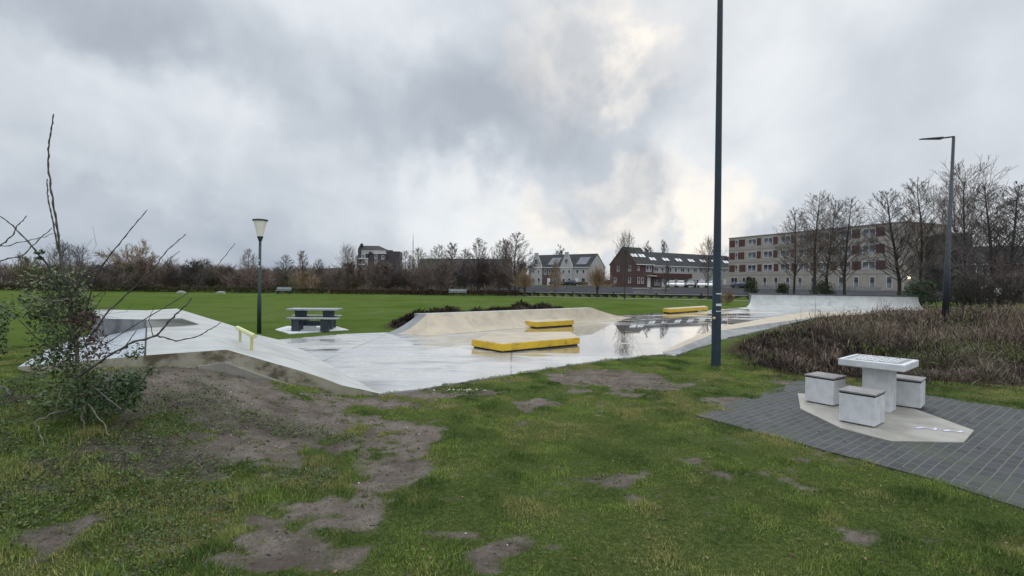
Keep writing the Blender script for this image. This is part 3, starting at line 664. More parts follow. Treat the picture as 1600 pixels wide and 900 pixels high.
def branch(r, out_, p, d, L, rad, lvl, maxl, up=.15, wob=.12, nk=5, spread=(.5, .9), minr=.006, ratio=.5):
    n = 4 if lvl < maxl else 2; q_ = p.copy()
    pts = []
    for i in range(n):
        d = (rdir(r, d, r.uniform(0, wob)) + Vector((0, 0, up * .25))).normalized(); e = q_ + d * (L / n)
        ra = max(rad * (1 - .75 * i / n), minr); rb_ = max(rad * (1 - .75 * (i + 1) / n), minr)
        out_.append((*q_, *e, ra, rb_, lvl)); pts.append((q_.copy(), e.copy(), d.copy(), ra)); q_ = e
    if lvl >= maxl: return
    for j in range(nk):
        t = r.uniform(.2, 1); i = min(n - 1, int(t * n)); a, e, dd, ra = pts[i]; s_ = a.lerp(e, t * n - i)
        branch(r, out_, s_, rdir(r, dd, r.uniform(*spread)), L * r.uniform(ratio * .7, ratio * 1.2), max(ra * .55, minr), lvl + 1, maxl, up, wob, nk, spread, minr, ratio)
def tree_segs(kind, seed):
    r = random.Random(seed); S = []
    if kind in ('alder', 'slender', 'fan'):
        Ht = 10.0; d = Vector((0, 0, 1)); p = Vector((0, 0, -.2)); n = 16; pts = []
        for i in range(n):
            d = (d + Vector((r.gauss(0, .035), r.gauss(0, .035), .1))).normalized(); e = p + d * (Ht / n)
            ra = .13 * (1 - i / n) ** .9 + .015; rb_ = .13 * (1 - (i + 1) / n) ** .9 + .015
            S.append((*p, *e, ra, rb_, 0)); pts.append((p.copy(), e.copy(), ra)); p = e
        nb = {'alder': 62, 'slender': 50, 'fan': 44}[kind]; low = {'alder': .2, 'slender': .15, 'fan': .25}[kind]
        for k in range(nb):
            t = low + (1 - low) * (k / nb) ** 1.0; t = min(t + r.uniform(-.01, .01), .985); i = int(t * n); a, e, ra = pts[i]; s_ = a.lerp(e, t * n - i)
            az = k * 2.4 + r.uniform(-.4, .4)
            el = {'alder': R(r.uniform(28, 50)), 'slender': R(r.uniform(58, 74)), 'fan': R(r.uniform(45, 65))}[kind]
            d = Vector((math.cos(az) * math.cos(el), math.sin(az) * math.cos(el), math.sin(el)))
            prof = {'alder': (1 - (t - .32) / .68) ** .75 if t > .32 else .75 + .25 * t / .32, 'slender': 1.0 - .72 * max(0, t - .3) / .7, 'fan': 1.05 - .75 * max(0, t - .4) / .6}[kind]
            L = {'alder': 3.0, 'slender': 2.3, 'fan': 4.4}[kind] * prof * r.uniform(.75, 1.1) + .3
            branch(r, S, s_, d, L, max(ra * .4, .02), 1, 3, .22, .10, 6, (.3, .7), (.0115 if seed > 20 else .0075 if seed > 10 else .0115), .42)
    elif kind == 'round':
        base = Vector((0, 0, -.2)); S.append((0, 0, -.2, .05, 0, 1.6, .26, .2, 0)); S.append((.05, 0, 1.6, 0, .05, 2.6, .2, .17, 0))
        for k in range(11):
            az = k * 2.4; el = R(r.uniform(25, 80)); d = Vector((math.cos(az) * math.cos(el), math.sin(az) * math.cos(el), math.sin(el)))
            branch(r, S, Vector((0, .03, r.uniform(1.9, 2.6))), d, r.uniform(3.8, 4.8), .1, 1, 4, .12, .2, 7, (.3, .75), .016, .5)
    elif kind == 'thicket':
        for k in range(13):
            az = k * 2.4; el = R(r.uniform(48, 86)); d = Vector((math.cos(az) * math.cos(el), math.sin(az) * math.cos(el), math.sin(el)))
            branch(r, S, Vector((math.cos(az) * .5, math.sin(az) * .5, -.1)), d, r.uniform(2.6, 4.2), .045, 1 if k else 0, 3, .25, .16, 10, (.3, .85), .017, .5)
    elif kind == 'pollard':
        S.append((0, 0, -.2, .04, 0, 1.0, .2, .17, 0)); S.append((.04, 0, 1.0, 0, 0, 1.55, .17, .26, 0)); S.append((0, 0, 1.55, 0, 0, 1.85, .30, .12, 0))
        for k in range(190):
            az = r.uniform(0, 2 * math.pi); el = R(90 - abs(r.gauss(0, 46))); el = max(el, R(5)); d = Vector((math.cos(az) * math.cos(el), math.sin(az) * math.cos(el), math.sin(el)))
            branch(r, S, Vector((0, 0, 1.65)) + d * .2, d, r.uniform(1.3, 2.4), .014, 1, 2, .2, .12, 4, (.15, .4), .013, .6)
    elif kind == 'young':
        Ht = 5.0; p = Vector((0, 0, -.2)); n = 10; pts = []; d = Vector((0, 0, 1))
        for i in range(n):
            d = (d + Vector((r.gauss(0, .05), r.gauss(0, .05), .1))).normalized(); e = p + d * .52; ra = .06 * (1 - i / n) + .012
            S.append((*p, *e, ra, ra * .9, 0)); pts.append((p.copy(), e.copy(), ra)); p = e
        for k in range(34):
            t = .12 + .86 * k / 34; i = int(t * n); a, e, ra = pts[i]; az = k * 2.4; el = R(r.uniform(35, 65))
            d = Vector((math.cos(az) * math.cos(el), math.sin(az) * math.cos(el), math.sin(el)))
            branch(r, S, a.lerp(e, t * n - i), d, r.uniform(.9, 1.7) * (1.1 - .6 * t), .02, 1, 3, .2, .18, 6, (.35, .8), .013, .5)
    return np.array(S)
PROTO = {}
def make_tree(kind, seed, mtrunk, mcrown):
    S = tree_segs(kind, seed); tr = S[S[:, 8] == 0]; cr = S[S[:, 8] > 0]
    key = (kind, seed)
    V, Fc = segs_mesh(tr[:, :8], 7); Vc, Fcc = segs_mesh(cr[:, :8], 3)
    o = empty('bare_tree')
    a = arrmesh('trunk', V, Fc, mtrunk, o, smooth=True); b = arrmesh('crown', Vc, Fcc, mcrown, o)
    a.material_slots[0].link = 'OBJECT'; b.material_slots[0].link = 'OBJECT'
    PROTO[key] = (a.data, b.data, S[:, 5].max()); a.material_slots[0].material = mtrunk; b.material_slots[0].material = mcrown
    return o, a, b
def tree(kind, seed, x, y, h, label, crown='twig_brown', trunk='bark', wide=1.0, name='bare_tree', cat='tree', group=None, rz=None, zoff=None):
    key = (kind, seed)
    if key not in PROTO: o, a, b = make_tree(kind, seed, MT[trunk], MT[crown])
    else:
        o = empty('bare_tree'); ma, mb_, _ = PROTO[key]
        for nm, me, mt in (('trunk', ma, trunk), ('crown', mb_, crown)):
            c = bpy.data.objects.new(nm, me); col.objects.link(c); c.parent = o
            c.material_slots[0].link = 'OBJECT'; c.material_slots[0].material = MT[mt]
    o.name = name; s_ = h / PROTO[key][2]
    o.location = (x, y, float(H(x, y)) if zoff is None else zoff); o.scale = (s_ * wide, s_ * wide, s_); o.rotation_euler[2] = random.uniform(0, 6.28) if rz is None else rz
    tag(o, label, cat, group); return o
def tree_px(kind, seed, px, pytop, y, label, **kw):
    t_ = D(px, pytop, y); zb = float(H(t_.x, y)); return tree(kind, seed, t_.x, y, (t_.z - zb) * 1.07, label, **kw)

def leafcloud(r, n, centres, size, flat=.0):
    """n small leaf quads inside ellipsoids: centres = [(cx,cy,cz,rx,ry,rz)]"""
    C = np.array(centres); k = r.integers(0, len(C), n); d = r.normal(size=(n, 3)); d /= np.linalg.norm(d, axis=1)[:, None]
    rad = r.uniform(0, 1, n) ** .4; P_ = C[k, :3] + d * rad[:, None] * C[k, 3:6]
    a = r.normal(size=(n, 3)); a /= np.linalg.norm(a, axis=1)[:, None]; b = np.cross(a, r.normal(size=(n, 3))); b /= np.linalg.norm(b, axis=1)[:, None]
    s_ = size * r.uniform(.6, 1.3, n)[:, None]
    V = np.stack([P_ - a * s_, P_ - b * s_ * .42, P_ + a * s_, P_ + b * s_ * .42], 1).reshape(-1, 3)
    return V, (np.arange(n) * 4)[:, None] + np.arange(4)[None, :]
def bush(px, pybase, y, wpx, hpx, label, n=1500, m='leaf_conifer', size=.10, name='evergreen_bush', group=None, zb=None):
    k = y / F; p_ = D(px, pybase, y); z0 = float(H(p_.x, y)) if zb is None else zb
    top = D(px, pybase - hpx, y).z - z0; o = empty(name, (p_.x, y, z0), 0, label, 'bush', group); rr_ = random.Random(int(px * 7 + y))
    W = wpx * k / 2; cs = []
    for i in range(9):
        a = i * 2.4; f = i / 9
        cs.append((math.cos(a) * W * .5 * (1 - f * .6), math.sin(a) * W * .5 * (1 - f * .6), top * (.25 + .55 * f) + rr_.uniform(-.08, .08) * top, W * rr_.uniform(.35, .6), W * rr_.uniform(.35, .6), top * rr_.uniform(.18, .3)))
    V, Fc = leafcloud(RNG, n, cs, size); arrmesh('foliage', V, Fc, MT[m], o)
    mb = MB(); mb.tube([(0, 0, -.1), (.02, 0, top * .6)], [.08, .03], 6); mb.build('stem', MT['bark'], o)
    return o

# ---- lone and flanking trees on the far side of the park
TW = 'bare trees beyond the park lawn'
GT = dict(group=TW)
tree_px('fan', 22, 92, 378, 78, 'tall pale multi branched bare tree above the farmhouse roof at the far left', crown='twig_grey', wide=1.1, **GT)
tree_px('fan', 21, 122, 384, 80, 'second pale bare tree just right of the tallest one over the red roof', crown='twig_grey', wide=1.0, **GT)
tree_px('round', 1, 212, 376, 74, 'broad round crowned tan bare tree standing above the brown thicket', crown='twig_tan', wide=1.05, **GT)
tree_px('alder', 3, 388, 392, 72, 'upright bare tree just left of the park lamp post', crown='twig_brown', wide=1.0, **GT)
tree_px('alder', 4, 449, 401, 70, 'short dark bare tree above the left end of the picnic table', crown='twig_grey', wide=1.2, **GT)
tree_px('slender', 1, 473, 395, 72, 'upright bare tree above the middle of the picnic table', crown='twig_brown', wide=1.5, **GT)
tree_px('alder', 5, 498, 407, 74, 'low bare tree right of the picnic table in front of the small white houses', crown='twig_grey', **GT)
tree_px('fan', 21, 545, 382, 70, 'slim tall bare tree just left of the dark apartment tower', crown='twig_brown', wide=.8, **GT)
tree_px('alder', 3, 633, 395, 84, 'wide bare tree directly right of the dark apartment tower', crown='twig_brown', wide=1.2, **GT)
tree_px('alder', 4, 656, 390, 80, 'round topped bare tree right of the thin radio mast', crown='twig_olive', wide=1.25, **GT)
tree_px('alder', 5, 683, 386, 82, 'bare tree with an olive crown above the grey row houses', crown='twig_olive', wide=1.2, **GT)
tree_px('slender', 1, 707, 383, 76, 'broad bare alder above the left half of the grey row houses', crown='twig_brown', wide=1.9, **GT)
tree_px('alder', 3, 727, 392, 84, 'bare tree half hidden behind its taller neighbour over the row houses', crown='twig_brown', wide=1.1, **GT)
tree_px('alder', 4, 747, 376, 72, 'dark pointed bare alder right of the middle of the row houses', crown='twig_grey', wide=1.05, **GT)
tree_px('alder', 5, 781, 377, 70, 'dark bare alder at the right gable of the row houses', crown='twig_grey', wide=1.0, **GT)
tree_px('alder', 3, 807, 368, 66, 'tallest bare alder in the middle with its round twiggy top', crown='twig_brown', wide=1.15, **GT)
tree_px('slender', 2, 796, 380, 74, 'slim bare tree squeezed between two dark alders', crown='twig_grey', wide=1.2, **GT)
tree_px('pollard', 1, 820, 421, 64, 'pollard willow with tan shoots at the left end of the pale path', crown='twig_tan', name='pollard_willow', **GT)
tree_px('young', 1, 868, 408, 63, 'young thin bare tree in front of the brick house front', crown='twig_tan', wide=.9, **GT)
tree_px('pollard', 2, 934, 414, 62, 'pollard willow with dark trunk before the pale house gable', crown='twig_tan', name='pollard_willow', **GT)
tree_px('fan', 21, 977, 362, 57, 'tall slender bare tree in front of the red brick gable', crown='twig_grey', wide=.62, **GT)
tree_px('young', 2, 1007, 380, 150, 'thin bare street tree behind the red brick terrace roof at its left end', crown='twig_grey', **GT)
tree_px('young', 1, 1038, 378, 152, 'thin bare street tree behind the red brick terrace roof near its middle', crown='twig_grey', wide=.6, **GT)
tree_px('young', 2, 872, 385, 190, 'faint bare tree behind the roof of the pale twin gabled houses', crown='twig_grey', **GT)
tree_px('fan', 21, 1108, 370, 58, 'bare tree half hidden behind the tall blue pole', crown='twig_grey', wide=.7, **GT)
tree_px('young', 2, 1040, 410, 66, 'small bare sapling in front of the white cars', crown='twig_grey', wide=.7, **GT)
GA = dict(group='bare trees in front of the apartment block')
tree_px('alder', 14, 1243, 333, 58, 'smallest bare alder in front of the apartment block, farthest left of its clump', crown='twig_grey', wide=.95, **GA)
tree_px('alder', 13, 1275, 309, 54, 'tall bare alder in the left clump before the apartment block', crown='twig_brown', wide=1.1, **GA)
tree_px('alder', 15, 1293, 318, 57, 'bare alder crowded against the tallest one of the left clump', crown='twig_grey', wide=.9, **GA)
tree_px('alder', 14, 1322, 318, 54, 'bare alder at the right edge of the left clump before the apartment block', crown='twig_grey', wide=1.0, **GA)
tree_px('alder', 15, 1409, 306, 48, 'bare alder before the right end of the apartment facade', crown='twig_grey', wide=1.15, **GA)
tree_px('alder', 13, 1441, 288, 46, 'tall bare alder before the blank end wall of the apartment block', crown='twig_brown', wide=1.0, **GA)
GR = dict(group='bare trees at the right edge')
tree_px('fan', 11, 1508, 258, 42, 'tallest fan shaped bare tree just right of the leaning street light', crown='twig_brown', wide=1.05, **GR)
tree_px('fan', 12, 1500, 290, 46, 'bare tree tangled behind the leaning street light', crown='twig_grey', wide=.9, **GR)
tree_px('alder', 14, 1553, 296, 38, 'dense dark bare tree near the right edge', crown='twig_grey', wide=1.25, **GR)
tree_px('alder', 15, 1578, 294, 40, 'dense dark bare tree beside the first one at the right edge', crown='twig_brown', wide=1.2, **GR)
tree_px('alder', 13, 1612, 300, 38, 'dark bare tree cut by the right edge of the picture', crown='twig_grey', wide=1.2, **GR)
tree_px('thicket', 1, 1540, 395, 37, 'tangled bare shrub between the dark trees on the right', crown='twig_grey', wide=1.2, name='bare_shrub', cat='shrub', **GR)
tree_px('thicket', 2, 1590, 400, 36, 'tangled bare shrub at the foot of the rightmost tree', crown='twig_brown', wide=1.2, name='bare_shrub', cat='shrub', **GR)
# ---- individual shrubs of the thicket behind the lawn
ordw = ['first', 'second', 'third', 'fourth', 'fifth', 'sixth', 'seventh', 'eighth', 'ninth', 'tenth', 'eleventh', 'twelfth', 'thirteenth', 'fourteenth', 'fifteenth', 'sixteenth', 'seventeenth', 'eighteenth', 'nineteenth', 'twentieth']
rr = random.Random(3)
def shrub_row(a, b, n, ys_, tops, where, cols_, grp):
    for i in range(n):
        px = a + (b - a) * (i + .5) / n + rr.uniform(-5, 5); y = rr.uniform(*ys_); c = cols_[i % len(cols_)]
        cn = {'twig_red': 'reddish', 'twig_brown': 'brown', 'twig_olive': 'olive', 'twig_grey': 'grey', 'twig_tan': 'tan'}[c]
        tree_px('thicket', 1 + i % 3, px, rr.uniform(*tops), y, '%s bare shrub, %s from the left %s' % (cn, ordw[i], where), crown=c, wide=rr.uniform(1.0, 1.4), name='bare_shrub', cat='shrub', group=grp)
shrub_row(20, 392, 16, (68, 76), (397, 415), 'in the thicket left of the park lamp', ['twig_brown', 'twig_olive', 'twig_brown', 'twig_red', 'twig_brown', 'twig_grey'], 'thicket shrubs left of the park lamp')
shrub_row(395, 560, 7, (68, 76), (412, 424), 'between the park lamp and the tower', ['twig_red', 'twig_brown', 'twig_olive', 'twig_tan'], 'thicket shrubs behind the picnic table')
shrub_row(560, 815, 12, (67, 76), (399, 416), 'between the tower and the tallest alder', ['twig_red', 'twig_brown', 'twig_red', 'twig_grey'], 'thicket shrubs right of the tower')
tree_px('thicket', 2, 1135, 452, 45, 'low dry brown shrub beside the left end of the quarter pipe', crown='twig_tan', wide=1.2, name='bare_shrub', cat='shrub')
# evergreen bushes
bush(1173, 466, 62, 26, 34, 'olive evergreen bush left of the apartment block wall', 1500, group='evergreen bushes before the apartment block')
bush(1222, 466, 60, 24, 26, 'small evergreen bush under the second ground floor windows', 1200, group='evergreen bushes before the apartment block')
bush(1285, 466, 56, 44, 32, 'evergreen bush at the foot of the left alder clump', 1500, group='evergreen bushes before the apartment block')
bush(1438, 470, 44, 62, 38, 'wide dark evergreen bush before the blank end wall', 3000, m='leaf_dark', group='evergreen bushes before the apartment block')
bush(1507, 474, 40, 70, 46, 'dark evergreen bush right of the leaning street light', 3500, m='leaf_dark', group='evergreen bushes before the apartment block')
bush(205, 445, 72, 70, 42, 'olive evergreen bush below the broad tan tree', 2500, group='evergreen bushes in the thicket')
bush(150, 445, 70, 70, 38, 'dark olive evergreen bush left of the broad tan tree', 2500, m='leaf_conifer', group='evergreen bushes in the thicket')

# far wood, one mass
n = 42000; px_ = RNG.uniform(-380, 820, n); yy = RNG.uniform(84, 125, n); xx = (px_ - 800) / F * yy
hh = 1.9 + 3.6 * fbm(xx, yy, .12, 31); z0 = RNG.uniform(0, 1, n) ** .8 * hh * .75 + .2
ln = RNG.uniform(.6, 1.8, n); ax = RNG.normal(0, .42, n); ay = RNG.normal(0, .42, n)
S = np.stack([xx, yy, z0, xx + ax * ln, yy + ay * ln, np.minimum(z0 + ln * .9, hh), np.full(n, .035), np.full(n, .018)], 1)
V, Fc = segs_mesh(S, 3); cc = np.array([(.17, .135, .115), (.20, .14, .12), (.15, .13, .12), (.18, .16, .11)])[(fbm(xx, yy, .15, 41) * 9).astype(int) % 4]
MT['twigcol'] = attrmat('twig_mass', .95, .1)
o = arrmesh('far_woods', V, Fc, MT['twigcol'], cols=np.repeat(cc, 6, axis=0)); tag(o, 'far brown leafless wood behind the lawn', 'woods', kind='stuff')
# hedge along the lawn: one clipped strip
def hedge(name, p0, p1, h, wd, label, n, pal, size=.09, grp=None, zb=0):
    L = math.hypot(p1[0] - p0[0], p1[1] - p0[1]); t = RNG.uniform(0, 1, n); s_ = RNG.uniform(-wd, wd, n); z_ = RNG.uniform(0, 1, n) ** .6 * h * (.85 + .3 * vnoise(t * L, t, .8, 3))
    ux, uy = (p1[0] - p0[0]) / L, (p1[1] - p0[1]) / L
    P_ = np.stack([p0[0] + ux * L * t - uy * s_, p0[1] + uy * L * t + ux * s_, z_ + zb], 1)
    a = RNG.normal(size=(n, 3)); a /= np.linalg.norm(a, axis=1)[:, None]; b = np.cross(a, RNG.normal(size=(n, 3))); b /= np.linalg.norm(b, axis=1)[:, None]
    V = np.stack([P_ - a * size, P_ - b * size * .5, P_ + a * size, P_ + b * size * .5], 1).reshape(-1, 3)
    cc = np.array(pal)[RNG.integers(0, len(pal), n)]
    o = arrmesh(name, V, (np.arange(n) * 4)[:, None] + np.arange(4)[None, :], MT['twigcol'], cols=np.repeat(cc, 4, axis=0)); tag(o, label, 'hedge', grp); return o
hp = [(.05, .055, .026), (.075, .055, .035), (.045, .05, .024)]
hedge('beech_hedge', (-75, 67), (-24, 66.5), .75, .5, 'dark low hedge along the far left of the lawn', 14000, hp)
hedge('beech_hedge', (-23.5, 66), (1, 65.2), .7, .5, 'reddish brown low hedge between the lamp and the tallest alder', 9000, [(.085, .055, .04), (.06, .05, .03), (.07, .042, .033)])

# ------------------------------------------------------------------ embankment, path, roads
MT['path'] = mat('pale_gravel_path', (.36, .345, .32), (.29, .28, .26), 1, .95, spec=.1)
MT['road'] = mat('grey_clinker_road', (.062, .062, .066), (.045, .045, .05), .5, .95, spec=.0, extra=stains((.08, .08, .085), 2, .5, .7, .5, (.2, 2, 1)))
MT['timber'] = mat('black_timber', (.02, .018, .018), (.03, .027, .025), 2, .8)
def strip(name, A, B_, wdt, dz, mm, label, n=60):
    A = Vector(A); B_ = Vector(B_); d = (B_ - A).normalized(); nn = Vector((-d.y, d.x)); vs = []; m_ = max(2, int(wdt / 1.5))
    for i in range(n + 1):
        c = A.lerp(B_, i / n)
        for j in range(m_ + 1):
            p_ = c + nn * (wdt * j / m_); vs.append((p_.x, p_.y, float(H(p_.x, p_.y)) + dz))
    fs = [(i * (m_ + 1) + j, (i + 1) * (m_ + 1) + j, (i + 1) * (m_ + 1) + j + 1, i * (m_ + 1) + j + 1) for i in range(n) for j in range(m_)]
    mb = MB(); mb.add(vs, fs); o = mb.build(name, mm); tag(o, label, kind='structure'); return o
strip('footpath', (-1, 64.4), (27, 54.9), 1.1, .03, MT['path'], 'pale path along the far edge of the lawn')
strip('canal_kerb', (-9, 70.1), (48, 50.8), 1.1, .05, MT['path'], 'pale kerb on top of the embankment')
strip('street', (-9, 71.4), (60, 47.9), 42, .04, MT['road'], 'grey paved street in front of the houses', 40)
root = empty('canal_wall', (0, 0, 0), 0, 'low black timber retaining wall below the street', 'retaining wall')
mb = MB()
A = Vector((-9, 69.65)); B_ = Vector((48, 50.27)); d = (B_ - A).normalized(); nn = Vector((-d.y, d.x))
for i in range(60):
    a = A.lerp(B_, i / 60); b = A.lerp(B_, (i + .97) / 60); mb.prism([a, b, b + nn * .35, a + nn * .35], -.2, .49 - .015 * (i % 2))
mb.build('timber_boards', MT['timber'], root)
for i in range(12):
    a = A.lerp(B_, (i + .5) / 12) - nn * .08; mb = MB(); mb.box(a.x - .07, a.x + .07, a.y - .07, a.y + .07, -.1, .72); mb.build('mooring_post', MT['timber'], root)

# ------------------------------------------------------------------ buildings
def brickmat(name, c1, c2, mort, sc_=1.0):
    m = bpy.data.materials.new(name); m.use_nodes = True; q = NG(m.node_tree); b = m.node_tree.nodes['Principled BSDF']
    oc = q.n('ShaderNodeTexCoord').outputs['Object']
    s_ = q.n('ShaderNodeSeparateXYZ', i={0: oc}); cv = q.n('ShaderNodeCombineXYZ', i={0: q.math('ADD', s_.outputs[0], s_.outputs[1]), 1: s_.outputs[2], 2: 0.0})
    br = q.n('ShaderNodeTexBrick', i={'Vector': cv.outputs[0], 'Scale': sc_, 'Mortar Size': .01, 'Brick Width': .22, 'Row Height': .07, 'Color1': (*c1, 1), 'Color2': (*c2, 1), 'Mortar': (*mort, 1)})
    n = q.noise(oc, .6, 5, .6).outputs[0]; n2 = q.noise(cv.outputs[0], 3, 4, .7).outputs[0]
    c = q.mix(q.mr(n, .4, .7, 0, .3), br.outputs[0], tuple(x * .6 for x in c1)); c = q.mix(q.mr(n2, .5, .7, 0, .3), c, tuple(min(1, x * 1.25) for x in c2))
    q.set(b, 'Base Color', c); b.inputs['Roughness'].default_value = .85
    return m
MT['brick_sand'] = brickmat('sand_grey_brick', (.30, .27, .225), (.36, .325, .275), (.33, .315, .29))
MT['brick_white'] = brickmat('pale_house_brick', (.38, .37, .35), (.44, .43, .41), (.38, .37, .36))
MT['brick_red'] = brickmat('red_brown_brick', (.072, .034, .032), (.10, .043, .038), (.09, .06, .055))
MT['brick_dark'] = brickmat('dark_brick', (.05, .042, .05), (.07, .055, .06), (.06, .055, .06))
MT['brick_brown'] = brickmat('brown_brick', (.09, .05, .042), (.12, .07, .058), (.12, .09, .08))
MT['red_panel'] = mat('red_brick_panel', (.095, .043, .036), (.072, .034, .030), 3, .8)
MT['tiles'] = mat('dark_roof_tiles', (.028, .03, .033), (.042, .043, .045), 1, .85, spec=.2, extra=stains((.055, .055, .055), .8, .5, .7, .5))
MT['tiles_green'] = mat('mossy_roof_tiles', (.035, .036, .032), (.05, .048, .04), 1, .85, spec=.2)
MT['tiles_red'] = mat('red_roof_tiles', (.13, .06, .05), (.09, .045, .04), 1, .8)
MT['solar'] = mat('solar_panel_glass', (.05, .06, .08), (.08, .09, .11), .4, .3, spec=.5)
MT['concrete_band'] = mat('concrete_band', (.27, .26, .25), (.2, .195, .19), 2, .85)

def wmesh(wd, ht, cache={}):
    k = (round(wd, 2), round(ht, 2))
    if k in cache: return cache[k]
    t = .07; mb = MB()
    mb.box(-wd / 2, wd / 2, -.05, .0, -ht / 2, -ht / 2 + t); mb.box(-wd / 2, wd / 2, -.05, .0, ht / 2 - t, ht / 2)
    mb.box(-wd / 2, -wd / 2 + t, -.048, .0, -ht / 2 + t, ht / 2 - t); mb.box(wd / 2 - t, wd / 2, -.048, .0, -ht / 2 + t, ht / 2 - t)
    if wd > 1.3: mb.box(-t / 2, t / 2, -.046, 0, -ht / 2 + t, ht / 2 - t)
    o = mb.build('frame_proto', MT['white']); a = o.data; bpy.data.objects.remove(o)
    mb = MB(); mb.box(-wd / 2 + t, wd / 2 - t, -.02, .0, -ht / 2 + t, ht / 2 - t); o = mb.build('pane_proto', MT['glass']); b = o.data; bpy.data.objects.remove(o)
    cache[k] = (a, b); return cache[k]
def window(root, x, z, wd=1.2, ht=1.4, y=0.0, side=None, name='window'):
    a, b = wmesh(wd, ht); o = bpy.data.objects.new(name, a); col.objects.link(o); o.parent = root; o.location = (x, y, z)
    if side is not None: o.rotation_euler[2] = side
    c = bpy.data.objects.new('pane', b); col.objects.link(c); c.parent = o; return o
def gable_house(root, x0, x1, dp, eave, ridge, wall, roofm, y0=0.0, name='wall', over=.25):
    ym = y0 + dp / 2
    mb = MB(); mb.add([(x0, y0, -1), (x1, y0, -1), (x1, y0 + dp, -1), (x0, y0 + dp, -1), (x0, y0, eave), (x1, y0, eave), (x1, y0 + dp, eave), (x0, y0 + dp, eave), (x0, ym, ridge), (x1, ym, ridge)],
                      [(0, 1, 5, 4), (2, 3, 7, 6), (1, 2, 6, 9, 5), (3, 0, 4, 8, 7), (4, 5, 9, 8), (7, 8, 9, 6)]); wl = mb.build(name, wall, root)
    mb = MB(); sl = (ridge - eave) / (dp / 2); t = .12
    for sg in (1, -1):
        ye = (y0 - over) if sg == 1 else (y0 + dp + over); ze = eave - over * sl
        mb.add([(x0 - .12, ye, ze + .02), (x1 + .12, ye, ze + .02), (x1 + .12, ym, ridge + .02), (x0 - .12, ym, ridge + .02), (x0 - .12, ye, ze + t), (x1 + .12, ye, ze + t), (x1 + .12, ym, ridge + t), (x0 - .12, ym, ridge + t)],
               [(0, 1, 2, 3), (4, 7, 6, 5), (0, 4, 5, 1), (1, 5, 6, 2), (3, 7, 4, 0), (2, 6, 7, 3)])
    rf = mb.build('roof', roofm, root)
    mb = MB(); mb.box(x0 - .1, x1 + .1, y0 - over - .1, y0 - over, eave - over * sl - .05, eave - over * sl + .12); mb.build('gutter', MT['white'], root)
    return wl, rf, sl
def rooflight(root, rf, x, f, y0, dp, eave, sl, wd=.8, ln=1.1, m='white', name='skylight'):
    yy = y0 + dp / 2 * f; zz = eave + sl * dp / 2 * f; a = math.atan(sl)
    mb = MB(); mb.box(-wd / 2, wd / 2, -ln / 2, ln / 2, 0, .08); o = mb.build(name, MT[m], rf); o.location = (x, yy, zz + .13 / math.cos(a)); o.rotation_euler[0] = a; return o
# red brick terrace
GZ = .9
F0 = Vector((28.5, 118)); root = empty('terrace_houses', (F0.x, F0.y, GZ), R(30), 'red brick terrace with dark roof and a row of white skylights behind the parked cars', 'row houses')
wl, rf, sl = gable_house(root, 0, 5.6, 9, 5.4, 9.4, MT['brick_red'], MT['tiles_green'])
for x, z, wd, ht in ((3.6, 4.3, .9, 1.4), (4.5, 4.3, .7, 1.4), (.9, 1.5, .7, 1.5), (2.1, 1.5, .7, 1.5), (.8, 4.3, .5, 1.1)): window(root, x, z, wd, ht)
mb = MB(); mb.box(3.6, 4.6, -.06, 0, 0, 2.3); mb.build('door', MT['white'], root)
mb = MB(); mb.box(3.3, 5.6, -1.1, -.05, 2.55, 2.7); mb.build('canopy', MT['white'], root)
for x in (.8, 1.8, 3.2, 4.2): rooflight(root, rf, x, .45, 0, 9, 5.4, sl)
for z, y in ((4.3, 2), (1.5, 2), (4.3, 6), (1.5, 7)): window(root, -.0, z, .8, 1.3, y, -math.pi / 2)
wl, rf, sl = gable_house(root, 5.6, 38, 8.4, 5.2, 8.5, MT['brick_white'], MT['tiles'], y0=.6)
mb = MB(); mb.box(6.0, 18.5, -.25, .55, 2.2, 3.3); mb.build('brick_canopy', MT['red_panel'], root)
mb = MB(); mb.box(5.7, 9.4, .50, .597, -.5, 2.2); mb.build('brick_plinth', MT['brick_red'], root)
for k in range(7):
    xb = 6.8 + k * 4.5
    for dx in (0, 1.1): window(root, xb + dx, 1.2, .75, 1.6, .5 if k == 0 else .6)
    for dx, wd in ((.2, 1.4), (2.3, .9)): window(root, xb + dx, 4.1, wd, 1.1, .6)
    mb = MB(); mb.box(xb + 2.0, xb + 2.95, .45, .6, -.2, 2.1); mb.build('door', MT['white'], root)
    for dx in (0.2, 1.3): rooflight(root, rf, xb + dx, .42, .6, 8.4, 5.2, sl)
